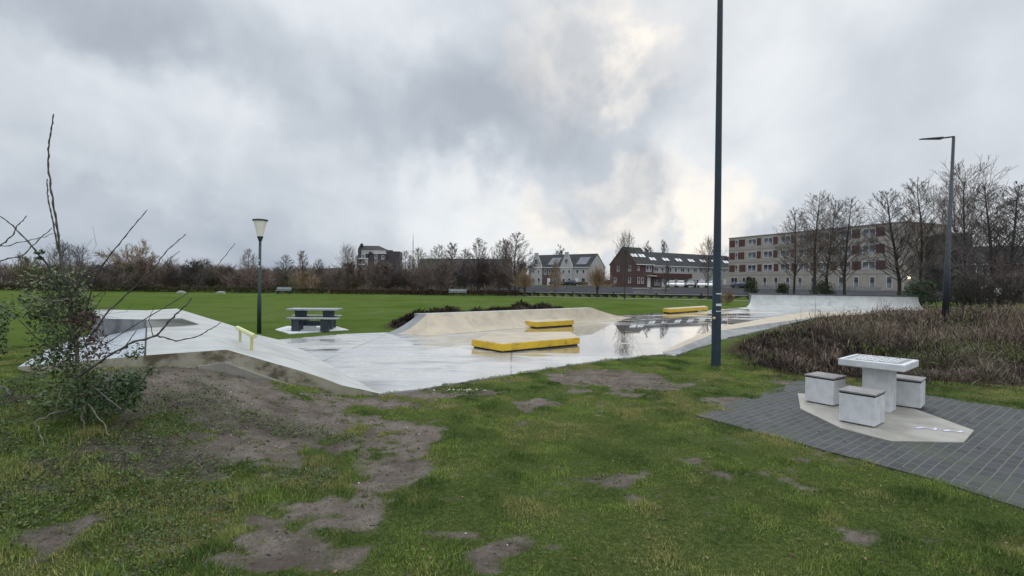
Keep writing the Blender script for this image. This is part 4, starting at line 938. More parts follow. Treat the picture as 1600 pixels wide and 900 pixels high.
# pale twin-gabled houses
P0 = Vector((5.1, 158.6)); ang = math.atan2(-.6, .8); root = empty('gabled_houses', (P0.x, P0.y, GZ), ang, 'pale brick houses with two stepped front gables and solar panels on dark roofs', 'row houses')
wl, rf, sl = gable_house(root, 0, 21, 10, 5.4, 9.3, MT['brick_white'], MT['tiles'])
mb = MB(); mb.box(5.2, 12.1, -.1, -.003, -.5, 5.0); mb.build('brick_front', MT['brick_brown'], root)
for gx in (2.9, 13.6):
    mb = MB(); mb.add([(gx - 2.2, -.25, -.5), (gx + 2.2, -.25, -.5), (gx + 2.2, -.25, 5.2), (gx + .55, -.25, 9.0), (gx + .55, -.25, 9.8), (gx - .55, -.25, 9.8), (gx - .55, -.25, 9.0), (gx - 2.2, -.25, 5.2)] +
                      [(gx - 2.2, .3, -.5), (gx + 2.2, .3, -.5), (gx + 2.2, .3, 5.2), (gx + .55, .3, 9.0), (gx + .55, .3, 9.8), (gx - .55, .3, 9.8), (gx - .55, .3, 9.0), (gx - 2.2, .3, 5.2)],
                      [tuple(range(8)), (8, 0, 7, 15), (1, 9, 10, 2), (2, 10, 11, 3), (3, 11, 12, 4), (4, 12, 13, 5), (5, 13, 14, 6), (6, 14, 15, 7)])
    mb.build('front_gable', MT['brick_white'], root)
    window(root, gx, 7.0, 1.2, 1.6, -.25); window(root, gx - .9, 3.9, .8, 1.2, -.25); window(root, gx + 1.0, 3.9, .8, 1.2, -.25); window(root, gx - .8, 1.2, .9, 1.6, -.25); window(root, gx + 1.1, 1.2, .9, 1.9, -.25)
for x in (6.2, 7.8, 10.0, 11.3): window(root, x, 3.9, .9, 1.5, -.1)
for x in (9.4, 11.2): window(root, x, 1.2, 1.1, 2.0, -.1)
for x in (17.2, 19.2): window(root, x, 3.9, .8, 1.3)
window(root, 19.2, 1.1, 1.3, 2.3)
mb = MB(); mb.box(7.0, 8.0, -.16, -.1, -.2, 2.1); mb.build('door', MT['white'], root)
mb = MB(); mb.box(16.6, 17.6, -.06, -.0, -.2, 2.1); mb.build('door', MT['white'], root)
for x in (8.2, 18.0):
    mbx = rooflight(root, rf, x, .42, 0, 10, 5.4, sl, 3.4, 3.6, 'solar', 'solar_panel'); 
rooflight(root, rf, 11.6, .35, 0, 10, 5.4, sl)
# grey row houses behind the alders
c = D(652, 447, 135); root = empty('grey_row_houses', (c.x, 135, .4), R(-3), 'low grey brown row houses behind the bare alders right of the tower', 'row houses')
wl, rf, sl = gable_house(root, 0, 24.5, 9, 4.6, 7.4, MT['brick_brown'], MT['tiles'])
for k in range(10): window(root, 1.5 + k * 2.4, 3.6, 1.0, 1.2); window(root, 1.5 + k * 2.4, 1.2, 1.0, 1.5)
# small houses far behind, left of the tower
for px, wdt, lab, top in ((508, 7, 'small white gabled house far behind, left one of two', 420), (524, 8, 'small white gabled house far behind with a dark roof, next to the tower', 419)):
    c = D(px, 447, 165); root = empty('small_house', (c.x - 1.5, 165, .3), R(-25), lab, 'house'); zt = D(px, top, 165).z - .3
    wl, rf, sl = gable_house(root, -wdt / 2, wdt / 2, 7, zt * .55, zt, MT['brick_white'], MT['tiles']); window(root, -1.2, 2, 1, 1.3); window(root, 1.2, 2, 1, 1.3)
# farmhouse far left
c = D(30, 447, 84); root = empty('farmhouse', (c.x, 84, .2), R(8), 'low brown farmhouse with a long red tiled roof at the far left', 'house')
wl, rf, sl = gable_house(root, -9, 8, 9, 2.0, D(30, 424, 88.5).z - .2, MT['brick_brown'], MT['tiles_red'])
for x in (-6, -3, 1, 4): window(root, x, 1.2, 1.1, 1.1)
# apartment tower
c = D(559, 447, 200); k = 200 / F; root = empty('apartment_tower', (c.x, 200, .3), R(6), 'dark brick apartment tower with gabled roofs and white balconies left of the mast', 'apartment building')
def zpx(py): return D(590, py, 200).z - .3
mb = MB(); mb.add([(0, 0, -1), (13 * k, 0, -1), (13 * k, 11, -1), (0, 11, -1), (0, 0, zpx(388)), (6, 0, zpx(388)), (6, 11, zpx(388)), (0, 11, zpx(388))], [(0, 1, 5, 4), (3, 0, 4, 7), (2, 3, 7, 6), (1, 2, 6, 5), (4, 5, 6, 7)])
mb2 = MB(); mb2.box(.0, 10.6, .6, 11, -1, zpx(389.5)); mb2.build('upper_wall', MT['brick_white'], root)
mb = MB(); mb.box(-.06, 1.1, .2, 10.5, -1, zpx(389)); mb.add([(-.06, .2, zpx(389)), (1.1, .2, zpx(389)), (1.1, .2, zpx(380)), (-.06, 5, zpx(389)), (1.1, 5, zpx(389)), (1.1, 5, zpx(380))], [(0, 1, 2), (3, 5, 4), (0, 2, 5, 3)]); mb.build('dark_gable_wall', MT['brick_dark'], root)
mb = MB(); z_e = zpx(389.4); z_r = zpx(382.5)
mb.add([(.9, .3, z_e), (11, .3, z_e), (11, 11.3, z_e), (.9, 11.3, z_e), (1.2, 5.5, z_r), (7.2, 5.5, z_r)], [(0, 1, 5, 4), (1, 2, 5), (2, 3, 4, 5), (3, 0, 4)]); rf = mb.build('roof', MT['tiles'], root)
for x in (5.6, 7.2):
    o = MB(); o.box(-.35, .35, -.02, .08, -.4, .4); o = o.build('skylight', MT['white'], rf); o.location = (x, 2.2, (z_e + z_r) / 2 - .4); o.rotation_euler[0] = R(-50)
mb = MB(); mb.box(4.2, 11.0, -.6, 3, -1, zpx(396.5)); mb.add([(4.0, -.8, zpx(396.5)), (6.0, -.8, zpx(396.5)), (4.7, -.8, zpx(392.5)), (4.0, 3, zpx(396.5)), (6.0, 3, zpx(396.5)), (4.7, 3, zpx(392.5))], [(0, 1, 2), (3, 5, 4), (0, 2, 5, 3), (1, 4, 5, 2)]); mb.build('front_block', MT['brick_dark'], root)
mb = MB(); mb.box(3.9, 11.1, -.75, 3.1, zpx(396.5), zpx(396.0)); mb.build('parapet', MT['white'], root)
mb = MB(); mb.box(10.9, 16.0, .3, 9, -1, zpx(392)); mb.box(11.4, 13, 1, 4, zpx(392), zpx(390)); mb.build('side_block', MT['brick_dark'], root)
mb = MB(); mb.box(-1.0, -.08, 2, 8, -1, zpx(399)); mb.build('stair_tower', MT['concrete_band'], root)
for x, pys in ((7.0, (401, 409, 416.5)), (9.6, (402,))):
    for py in pys: window(root, x, zpx(py), 1.1, 1.6, -.6)
for i, py in enumerate((404, 413, 421)):
    mb = MB(); mb.box(.4, 4.1, -1.1, .5, zpx(py + 1), zpx(py + 1) + .15); mb.box(.4, 4.1, -1.12, -1.05, zpx(py + 1) + .15, zpx(py + 1) + .35); bb = mb.build('balcony', MT['white'], root)
    window(root, 1.9, zpx(py - 3), 1.0, 1.5, .6)
    mb = MB(); mb.box(3.0, 4.0, -1.0, .5, zpx(py), zpx(py - 7)); mb.build('column_wall', MT['brick_white'] if i % 2 else MT['brick_dark'], root)
# radio mast
c = D(645, 440, 300); root = empty('radio_mast', (c.x, 300, 0), 0, 'thin grey radio mast rising above the trees right of the tower', 'mast'); zt = D(645, 366, 300).z
mb = MB()
for a in range(3):
    ca, sa = .35 * math.cos(a * 2.094), .35 * math.sin(a * 2.094); mb.tube([(ca, sa, 0), (ca * .6, sa * .6, zt * .85)], [.09, .07], 5)
mb.build('lattice', MT['grey_metal'], root); mb = MB(); mb.tube([(0, 0, zt * .84), (0, 0, zt)], [.14, .06], 6); mb.build('antenna', MT['grey_metal'], root)
# long apartment block
A0 = D(1138, 447, 124); A1 = D(1413, 447, 88); v2 = Vector((A1.x - A0.x, A1.y - A0.y)); LEN = v2.length; ang = math.atan2(v2.y, v2.x)
root = empty('apartment_block', (A0.x, A0.y, GZ), ang, 'long four storey sand brick apartment block with red panels between white windows', 'apartment building')
HT = D(1138, 373, 124).z - GZ
mb = MB(); mb.box(0, LEN, 0, 12, -1.5, HT); mb.build('wall', MT['brick_sand'], root)
mb = MB(); mb.box(-.1, LEN + .1, -.1, 12.1, HT, HT + .18); mb.build('roof_edge', MT['concrete_band'], root)
fl = HT / 4
for f in range(1, 4):
    zc_ = fl * f + fl * .56
    mb = MB(); mb.box(-.03, LEN + .03, -.02, 0, fl * f - .02, fl * f + .14); mb.build('string_course', MT['concrete_band'], root)
    sh = (0, .9, -.5, 0)[f]
    def panel(x, wdt, zc_=zc_):
        mb = MB(); mb.box(x - wdt / 2, x + wdt / 2, -.04, 0, zc_ - .8, zc_ + .8); mb.build('red_panel', MT['red_panel'], root)
    panel(1.1, 1.7); window(root, 2.4 + .0, zc_, .8, 1.6); panel(3.9 + sh * .3, 1.8)
    x = 6.9
    while x < LEN - 2:
        window(root, x, zc_, 2.3, 1.5)
        panel(x + 1.85 + (sh > 0) * .25, 1.1 if x < LEN * .7 else 1.7)
        x += 4.35
x = 1.8; i = 0
while x < LEN - 1:
    window(root, x, fl * .5, .95 if i else 2.0, 2.1); x += 2.9; i += 1
mb = MB(); mb.box(-.8, LEN, -6.3, -6.0, -1.3, .75); mb.build('garden_wall', MT['concrete_band'], root)
mb = MB(); mb.box(-1.5, .0, 0, 3, fl * 2 + .7, fl * 2 + 1.6); mb.build('balcony', MT['red_panel'], root)
mb = MB(); mb.box(-1.5, .0, 0, 3, fl * 3 - 1.9, fl * 3 - 1.7); mb.build('balcony_slab', MT['concrete_band'], root)
mb = MB(); mb.box(LEN, LEN + .2, .9, 1.4, 2.2, 2.5); o = mb.build('wall_lamp', MT['lamp_glow'], root)
o.rotation_euler[2] = 0
# buildings at the right edge
c = D(1478, 447, 84); k = 84 / F; root = empty('green_clad_block', (c.x, 84, GZ - .3), R(-12), 'dark green clad narrow block behind the leaning street light', 'building'); MT['green_clad'] = mat('dark_green_cladding', (.03, .045, .035), (.022, .035, .03), 2, .7)
mb = MB(); mb.box(0, 3.6, 0, 6, -1, D(1478, 367, 84).z - GZ + .3); mb.build('wall', MT['green_clad'], root); mb = MB(); mb.box(-.1, 3.7, -.1, 6.1, D(1478, 367, 84).z - GZ + .3, D(1478, 365, 84).z - GZ + .35); mb.build('roof_edge', MT['rubber'], root)
c = D(1508, 447, 80); root = empty('brick_row_house', (c.x, 80, GZ - .3), R(-28), 'dark brown brick houses behind the dense trees at the right edge', 'row houses')
wl, rf, sl = gable_house(root, 0, 24, 9, 4.8, 7.6, MT['brick_brown'], MT['tiles'])
for i in range(7): window(root, 2 + i * 3.1, 3.6, 1.5, 1.2); window(root, 2 + i * 3.1, 1.1, 1.8, 1.3)

# ------------------------------------------------------------------ cars
def car(x, y, rz, paint, label, grp='cars parked before the brick terrace', scale=1.0, zb=None):
    z = float(H(x, y)) + .05 if zb is None else zb
    root = empty('parked_car', (x, y, z), rz, label, 'car', grp); root.scale = (scale,) * 3
    pr = [(-2.1, .35), (-2.12, .75), (-1.95, .95), (-1.2, 1.05), (1.0, 1.0), (1.75, .85), (2.1, .7), (2.12, .35)]
    cab = [(-1.75, .98), (-1.35, 1.42), (-.3, 1.50), (.45, 1.42), (1.15, .98)]
    def ext(pts, w0, w1, zc0):
        n = len(pts); vs = [(a, -w0 + (w0 - w1) * max(0, (z_ - zc0)), z_) for a, z_ in pts] + [(a, w0 - (w0 - w1) * max(0, (z_ - zc0)), z_) for a, z_ in pts]
        return vs, [tuple(range(n)), tuple(range(2 * n - 1, n - 1, -1))] + [(i, n + i, n + (i + 1) % n, (i + 1) % n) for i in range(n)]
    mb = MB(); mb.add(*ext(pr, .88, .78, .6)); mb.build('body', paint, root, bevel=.05)
    mb = MB(); mb.add(*ext(cab, .80, .40, .98)); mb.build('cabin_glass', MT['glass'], root)
    mb = MB(); mb.add(*ext([(-1.3, 1.44), (-.3, 1.53), (.42, 1.45), (.42, 1.40), (-.3, 1.47), (-1.3, 1.39)], .62, .60, 1.4)); mb.build('roof_panel', paint, root)
    for sx in (-1.3, 1.3):
        for sy in (-.8, .8):
            mb = MB(); mb.tube([(sx, sy - .1, .32), (sx, sy + .1, .32)], .32, 14); w_ = mb.build('wheel', MT['rubber'], root)
            mb = MB(); mb.tube([(sx, sy - .105, .32), (sx, sy + .105, .32)], .18, 10); mb.build('rim', MT['grey_metal'], w_)
    for sy in (-.62, .62):
        mb = MB(); mb.box(2.05, 2.13, sy - .15, sy + .15, .6, .72); mb.build('headlight', MT['white'], root)
    return root
MT['car_white'] = mat('white_car_paint', (.72, .73, .75), (.68, .69, .71), 1, .25, spec=.6); MT['car_silver'] = mat('silver_car_paint', (.42, .44, .46), (.38, .40, .42), 1, .25, metal=.4, spec=.6); MT['car_dark'] = mat('dark_car_paint', (.04, .045, .06), (.03, .03, .04), 1, .25, spec=.6)
MT['car_blue'] = mat('blue_black_car_paint', (.03, .04, .07), (.03, .03, .05), 1, .25, spec=.6)
for i, (px, pn, lb) in enumerate([(1050, 'car_silver', 'leftmost parked silver car facing the street beside the white door'), (1064, 'car_white', 'white parked car between the silver car and the dark one'), (1080, 'car_dark', 'dark parked car with pale windscreen beside the white one'),
                                  (1097, 'car_silver', 'silver parked car just left of the tall pole'), (1110, 'car_white', 'white parked car half hidden by the tall pole')]):
    c = D(px, 447, 112 + i * 1.2); car(c.x, c.y, R(-115), MT[pn], lb)
c = D(905, 447, 146); car(c.x - 3, 143, R(140), MT['car_dark'], 'dark parked car before the right pale gable', 'cars before the pale houses')
c = D(868, 447, 150); car(c.x, 148, R(140), MT['car_blue'], 'dark parked car before the dark brick front', 'cars before the pale houses')
c = D(1156, 447, 112); car(c.x, 112, R(160), MT['car_blue'], 'blue black parked car beside the apartment block corner', 'cars by the apartment block')
c = D(1582, 456, 50); car(c.x, 50, R(175), MT['car_white'], 'white parked car behind the dense trees at the right edge', 'cars at the right edge')
c = D(1548, 447, 62); car(c.x, 62, R(170), MT['car_silver'], 'silver parked car glimpsed between the dark tree trunks on the right', 'cars at the right edge')
hedge('garden_hedge', (23, 143), (27.5, 141), 1.7, .8, 'dark green garden hedge beside the red brick gable', 2500, hp, .14, zb=GZ)
hedge('garden_hedge', (13, 147.5), (21, 142), 1.0, .5, 'low dark hedge in front of the pale houses', 2500, hp, .12, zb=GZ)
hedge('garden_hedge', (54, 118), (57, 117), 2.4, .9, 'tall dark hedge between the terrace and the apartment block', 2000, hp, .14, zb=GZ)

# benches by the hedge and stone blocks across the canal
def bench(px, py, y, label, m='white', zb=None, L=1.8):
    c = D(px, py, y); z = float(H(c.x, y)) if zb is None else zb; root = empty('park_bench', (c.x, y, z), R(3), label, 'bench', 'benches by the far hedge')
    mb = MB(); mb.box(-L / 2, L / 2, -.25, .2, .42, .48); mb.build('seat', MT[m], root)
    mb = MB(); mb.box(-L / 2, L / 2, .22, .28, .55, .85); mb.build('backrest', MT[m], root)
    for sx in (-.7, .7):
        mb = MB(); mb.box(sx - .05, sx + .05, -.22, .26, 0, .42); mb.build('leg', MT['dark_plastic'], root)
bench(715, 459, 63.5, 'pale park bench at the far hedge below the row houses', 'grey_top', L=2.2)
bench(443, 459, 64, 'pale park bench at the far hedge above the picnic table', 'grey_top')
def stone_block(px, y, w_, h_, lab):
    c = D(px, 455, y); root = empty('jetty_block', (c.x, y, float(H(c.x, y))), R(-18), lab, 'stone block', 'stone blocks on the street bank')
    mb = MB(); mb.box(-w_ / 2, w_ / 2, -.5, .5, 0, h_); mb.build('block', MT['concrete_band'], root, bevel=.03)
    mb = MB(); mb.box(-w_ / 2 - .08, w_ / 2 + .08, -.58, .58, h_, h_ + .12); mb.build('cap_stone', MT['path'], root)
stone_block(1001, 68.5, 1.9, .55, 'left grey stone block on the bank across the water')
stone_block(1033, 67.5, 1.9, .55, 'right grey stone block on the bank across the water')
mb = MB(); rk = G(285, 456.5, 0)
root = None
for px, lab in ((283, 'pale boulder lying before the hedge left of the lamp, larger one'), (345, 'small pale boulder before the hedge nearer the lamp')):
    c = D(px, 457, 63); o = None; mb = MB(); r2 = random.Random(px); n = 9; rings = []
    vs = []; fs = []
    for j in range(5):
        for i in range(n):
            a = 2 * math.pi * i / n; rad = .6 * math.cos(j / 4 * 1.45) * r2.uniform(.85, 1.15); vs.append((rad * math.cos(a), rad * .6 * math.sin(a), .30 * math.sin(j / 4 * 1.5)))
    for j in range(4):
        for i in range(n): fs.append((j * n + i, j * n + (i + 1) % n, (j + 1) * n + (i + 1) % n, (j + 1) * n + i))
    fs.append(tuple(4 * n + i for i in range(n))); mb.add(vs, fs); o = mb.build('boulder', MT['concrete_band'], smooth=True); o.location = (c.x, 63, 0); tag(o, lab, 'boulder')
# ------------------------------------------------------------------ shrub bed on the right, shrub strip behind the curved bank
def shrubbery(name, poly, n, hfun, pal, label, wdt=.006, leaf=.3, lean=.5, seed=1, cat='shrubs', mask=None, near=True, marg=1.3, plants=0):
    r = np.random.default_rng(seed); xs_ = [p[0] for p in poly]; ys_ = [p[1] for p in poly]
    x = r.uniform(min(xs_), max(xs_), n * 4); y = r.uniform(min(ys_), max(ys_), n * 4)
    if near: keep = r.uniform(0, 1, n * 4) < np.clip(12 / np.maximum(y, 6), 0, 1) ** 1.3
    else: keep = np.ones(n * 4, bool)
    keep &= inpoly(x, y, poly)
    if mask is not None: keep &= mask(x, y, r)
    x = x[keep][:n]; y = y[keep][:n]; n = len(x)
    d = polydist(x, y, poly); h = hfun(x, y) * (.25 + .75 * sstep(0, marg, d)); mk = (d > .5 * vnoise(x, y, 1.3, 33)) | (r.uniform(0, 1, n) < .15); x = x[mk]; y = y[mk]; h = h[mk]; d = d[mk]; n = len(x)
    z0 = H(x, y); kind = r.uniform(0, 1, n)
    # stems: thin bent quads; top pieces: short twigs in the upper canopy
    base = np.where(kind < .45, 0, r.uniform(.25, .9, n)) * h; ln = np.where(kind < .45, h * r.uniform(.6, 1.15, n), r.uniform(.08, .26, n))
    az = r.uniform(0, 2 * np.pi, n); ti = np.abs(r.normal(0, lean, n)) + np.where(kind < .45, 0, .35)
    if plants:
        gx = np.floor(x / plants); gy = np.floor(y / plants); best = np.full(n, 1e9); cxx = np.zeros(n); cyy = np.zeros(n); cid = np.zeros(n)
        for ox in (-1, 0, 1):
            for oy in (-1, 0, 1):
                a_, b_ = gx + ox, gy + oy; px_ = (a_ + .5 + .8 * (vnoise(a_, b_, .731, 3) - .5)) * plants; py_ = (b_ + .5 + .8 * (vnoise(a_, b_, .713, 4) - .5)) * plants
                dd_ = np.hypot(x - px_, y - py_); w__ = dd_ < best; best = np.where(w__, dd_, best); cxx = np.where(w__, px_, cxx); cyy = np.where(w__, py_, cyy); cid = np.where(w__, vnoise(a_, b_, .77, 9), cid)
        f_ = np.clip(best / (plants * .62), 0, 1.3); hk = (1.15 - .75 * f_ ** 2) * (.65 + .7 * cid); h = h * np.clip(hk, .12, 2); base = base * np.clip(hk, .12, 2); ln = np.where(kind < .45, ln * np.clip(hk, .2, 2), ln)
        az = np.arctan2(y - cyy, x - cxx) + r.normal(0, .9, n); ti = ti * .6 + .75 * f_
    dx = np.sin(ti) * np.cos(az); dy = np.sin(ti) * np.sin(az); dz = np.cos(ti)
    p0 = np.stack([x, y, z0 + base], 1); p1 = p0 + np.stack([dx, dy, dz], 1) * ln[:, None]
    pm = (p0 + p1) / 2 + np.stack([-dx, -dy, dz], 1) * (ln * .06)[:, None]
    sd_ = np.stack([-np.sin(az + r.normal(0, 1, n)), np.cos(az), r.normal(0, .4, n)], 1); sd_ /= np.linalg.norm(sd_, axis=1)[:, None]
    w_ = (wdt * np.maximum(1, y / 11) * np.where(r.uniform(0, 1, n) < leaf, 2.6, 1))[:, None]
    V = np.stack([p0 - sd_ * w_ * .5, p0 + sd_ * w_ * .5, pm + sd_ * w_, pm - sd_ * w_, p1], 1)
    b = (np.arange(n) * 5)[:, None]
    q1 = np.concatenate([b, b + 1, b + 2], 1); q2 = np.concatenate([b, b + 2, b + 3], 1); q3 = np.concatenate([b + 3, b + 2, b + 4], 1)
    pal = np.array(pal); ni = ((fbm(x, y, .55, seed + 60, 5) - .5) * 2.6 + .5 + r.normal(0, .2, n)) + ((cid - .5) * 1.1 if plants else 0) + (.22 * (sstep(6, 11, x) - 1) if plants else 0); ci = np.clip((ni * len(pal)).astype(int), 0, len(pal) - 1)
    cc = pal[ci] * r.uniform(.7, 1.3, n)[:, None]
    o = arrmesh(name, V.reshape(-1, 3), np.concatenate([q1, q2, q3]), MT['twigcol'], cols=np.repeat(cc, 5, axis=0)); tag(o, label, cat, kind='stuff'); return o
hb = lambda x, y: .31 + .19 * sstep(6, 11, x) + .55 * (fbm(x, y, .8, 71) - .5) + .30 * (fbm(x, y, 3.5, 72) - .5) + .06 * sstep(14, 22, y)
shrubbery('low_shrubs', bed, 330000, hb, [(.035, .028, .026), (.065, .042, .036), (.105, .083, .068), (.07, .08, .038), (.15, .125, .095)], 'dense low leafless dark red brown shrubs on the right', .0030, .30, .6, 5, plants=.95)
shrubbery('dry_stalks', bed, 60000, lambda x, y: hb(x, y) * 1.3 + .10, [(.26, .19, .15), (.34, .26, .19), (.21, .15, .12)], 'pale dry upright stalks rising out of the dark shrubs', .0022, .1, .3, 6, plants=.8,
          mask=lambda x, y, r: (fbm(x, y, .5, 90) + .14 * sstep(8, 12, x) + r.normal(0, .06, len(x))) > .55)
shrubbery('green_weeds', bed, 45000, lambda x, y: hb(x, y) * .95, [(.07, .10, .025), (.10, .12, .04)], 'green weeds showing between the dark shrubs', .0045, .8, .7, 7,
          mask=lambda x, y, r: (fbm(x, y, .7, 95) + r.normal(0, .04, len(x))) > .60)
shrubbery('shrub_strip', strip_bed, 80000, lambda x, y: .30 + .40 * fbm(x, y, 1.2, 77), [(.03, .026, .022), (.05, .03, .026), (.04, .042, .022), (.09, .065, .05)], 'dark low shrubs behind the curved bank', .0045, .4, .6, 8, plants=1.2, near=False, marg=1.0)

# ------------------------------------------------------------------ grass blades
def grass(n, seed, hmin, hmax, wdt, ymax, name, label, dens):
    r = np.random.default_rng(seed); N = n
    y = 1.9 + (ymax - 1.9) * r.uniform(0, 1, N) ** .72; x = (r.uniform(-1.06, 1.06, N)) * (y * 1.0 + .25)
    ok = ~inpoly(x, y, hexpad) & (~inpoly(x, y, plaza) | (polydist(x, y, plaza) < .10 * vnoise(x, y, 5, 13) ** 2)) & (x < 14)
    dpv = polydist(x, y, paving); inp = inpoly(x, y, paving); ok &= ~(inp & (dpv > .02 + .24 * vnoise(x, y, 3, 12) ** 2.5))
    ok &= ~inpoly(x, y, [b0.xy, d0.xy, d1.xy, f0.xy, f3.xy, bR.xy])
    bd = np.where(inpoly(x, y, bed), polydist(x, y, bed), 0); ok &= bd < .5
    s_ = sandmask(x, y); ok &= r.uniform(0, 1, N) < (1 - s_) * .97 + .012
    dn = fbm(x, y, 3.2, 50); ok &= r.uniform(0, 1, N) < .12 + 1.45 * dn * (.4 + 1.2 * fbm(x, y, 11, 57, 3))
    x = x[ok]; y = y[ok]; s_ = s_[ok]; n = len(x); z = H(x, y) - .004; z = np.where(inpoly(x, y, paving), .010, np.where(inpoly(x, y, plaza), PZ, z))
    ptuft = np.hypot(x - B0.x, y - B0.y); lush = fbm(x, y, .8, 52); fine_ = fbm(x, y, 6, 53)
    left = sstep(-1.0, -2.2, x) * sstep(6.5, 4.5, y)
    h = r.uniform(hmin, hmax, n) * np.clip((fbm(x, y, 3.4, 83, 3) - .25) * 3.2, .55, 1.6) * (.45 + .9 * fine_) * (.8 + .5 * left) * (1 - .5 * s_) + .10 * (1 - sstep(.1, .45, ptuft)) * r.uniform(.2, 1, n)
    wd_ = wdt * np.maximum(1, y / 5.5) * r.uniform(.7, 1.3, n)
    az = r.uniform(0, 2 * np.pi, n); ti = np.abs(r.normal(.25, .45, n)); a2 = r.uniform(0, 2 * np.pi, n)
    p0 = np.stack([x, y, z], 1); tip = p0 + np.stack([np.sin(ti) * np.cos(az) * h, np.sin(ti) * np.sin(az) * h, np.cos(ti) * h], 1)
    sd_ = np.stack([np.cos(a2), np.sin(a2), np.zeros(n)], 1) * wd_[:, None]
    V = np.stack([p0 - sd_, p0 + sd_, tip], 1).reshape(-1, 3)
    dk = np.array([.055, .105, .018]); lt = np.array([.205, .275, .055]); yl = np.array([.33, .30, .11])
    t = np.clip(lush * 1.3 - .35 + (fbm(x, y, 2.6, 58, 5) - .5) * 3.0 + .15 + r.normal(0, .15, n), 0, 1)[:, None]; cc = dk * (1 - t) + lt * t
    yy_ = np.clip((fbm(x, y, 2.0, 54, 5) - .50) * 4.2 + .35 * s_ + r.normal(0, .14, n), 0, .85)[:, None]; cc = cc * (1 - yy_) + yl * yy_
    dead = (r.uniform(0, 1, n) < .05)[:, None]; cc = np.where(dead, np.array([.26, .22, .12]), cc) * r.uniform(.75, 1.25, n)[:, None]
    o = arrmesh(name, V, (np.arange(n) * 3)[:, None] + np.arange(3)[None, :], MT['grasscol'], cols=np.repeat(cc, 3, axis=0)); tag(o, label, 'grass', kind='stuff'); return o
MT['grasscol'] = attrmat('grass_blade', .6, .3, .1, 2)
grass(1150000, 3, .028, .050, .0033, 13.5, 'grass', 'short winter lawn grass in the foreground', 1)
grass(16000, 4, .05, .10, .003, 10, 'grass_tufts', 'longer grass tufts scattered over the lawn', 1)

# isolated grass tufts on the bare soil
r = np.random.default_rng(71); n = 1500; y = 2 + 8 * r.uniform(0, 1, n) ** .8; x = r.uniform(-1, .7, n) * y; s_ = sandmask(x, y)
ok = (s_ > .25) & (fbm(x, y, 1.3, 88) > .46) & ~inpoly(x, y, plaza) & ~inpoly(x, y, paving) & ~inpoly(x, y, [b0.xy, d0.xy, d1.xy, f0.xy, f3.xy, bR.xy]); x = x[ok]; y = y[ok]; k = 34; rad = r.uniform(.012, .06, len(x))
cx_ = np.repeat(x, k); cy_ = np.repeat(y, k); rr_ = np.repeat(rad, k); n = len(cx_); a = r.uniform(0, 6.28, n); d = np.sqrt(r.uniform(0, 1, n)) * rr_; x = cx_ + np.cos(a) * d; y = cy_ + np.sin(a) * d
h = (.012 + rr_ * .55) * r.uniform(.5, 1.2, n); ti = r.uniform(.1, .9, n); a = a + r.normal(0, .6, n); p0 = np.stack([x, y, H(x, y) - .003], 1); tip = p0 + np.stack([np.sin(ti) * np.cos(a) * h, np.sin(ti) * np.sin(a) * h, np.cos(ti) * h], 1)
sd_ = np.stack([-np.sin(a), np.cos(a), a * 0], 1) * .003; V = np.stack([p0 - sd_, p0 + sd_, tip], 1).reshape(-1, 3); cc = np.array([(.06, .11, .02), (.11, .155, .035), (.16, .15, .06)])[r.integers(0, 3, n)]
o = arrmesh('soil_tufts', V, (np.arange(n) * 3)[:, None] + np.arange(3)[None, :], MT['grasscol'], cols=np.repeat(cc, 3, axis=0)); tag(o, 'small grass tufts dotted over the bare sandy soil', 'grass', kind='stuff')

# pebbles and fallen leaves
r = np.random.default_rng(8); n = 6500; y = 2 + 9 * r.uniform(0, 1, n) ** .8; x = r.uniform(-1, 1, n) * y; s_ = sandmask(x, y)
ok = (r.uniform(0, 1, n) < .01 + s_ * .6) & ~inpoly(x, y, plaza) & ~inpoly(x, y, paving); x = x[ok]; y = y[ok]; z = H(x, y); n = len(x)
# heap of white crumbs beside the plaza edge
cp = G(718, 610.5, 0); m2 = 26; x = np.concatenate([x, cp.x + r.normal(0, .22, m2)]); y = np.concatenate([y, cp.y + r.normal(0, .05, m2)]); z = np.concatenate([z, np.full(m2, .005)]); n = len(x)
oc_ = np.array([(1, 0, 0), (0, 1, 0), (-1, 0, 0), (0, -1, 0), (0, 0, .8), (0, 0, -.5)]); sz = r.uniform(.004, .014, n); sz[-m2:] *= 1.6
V = (oc_[None] * (sz[:, None, None] * r.uniform(.6, 1.4, (n, 6, 1)))) + np.stack([x, y, z + .004], 1)[:, None]
ff = np.array([(0, 1, 4), (1, 2, 4), (2, 3, 4), (3, 0, 4), (1, 0, 5), (2, 1, 5), (3, 2, 5), (0, 3, 5)])
Fc = (np.arange(n) * 6)[:, None, None] + ff[None]; cc = np.where(r.uniform(0, 1, n)[:, None] < .10, [[.5, .48, .44]], [[.085, .072, .06]]); cc[-m2:] = (.6, .58, .5)
MT['stonecol'] = attrmat('pebble', .8, .3, .15, 30)
o = arrmesh('pebbles', V.reshape(-1, 3), Fc.reshape(-1, 3), MT['stonecol'], cols=np.repeat(cc, 6, axis=0)); tag(o, 'small pale pebbles and crumbs on the sandy ground', 'pebbles', kind='stuff')
n = 420; y = 2.2 + 8 * r.uniform(0, 1, n); x = r.uniform(-1, 1, n) * y; ok = ~inpoly(x, y, plaza); x = x[ok]; y = y[ok]; n = len(x); z = np.where(inpoly(x, y, paving), .016, H(x, y) + .012)
a = r.uniform(0, 6.28, n); s_ = r.uniform(.012, .026, n); dx = np.cos(a) * s_; dy = np.sin(a) * s_
V = np.stack([np.stack([x - dx, y - dy, z], 1), np.stack([x + dy * .5, y - dx * .5, z + .008], 1), np.stack([x + dx, y + dy, z], 1), np.stack([x - dy * .5, y + dx * .5, z + .005], 1)], 1)
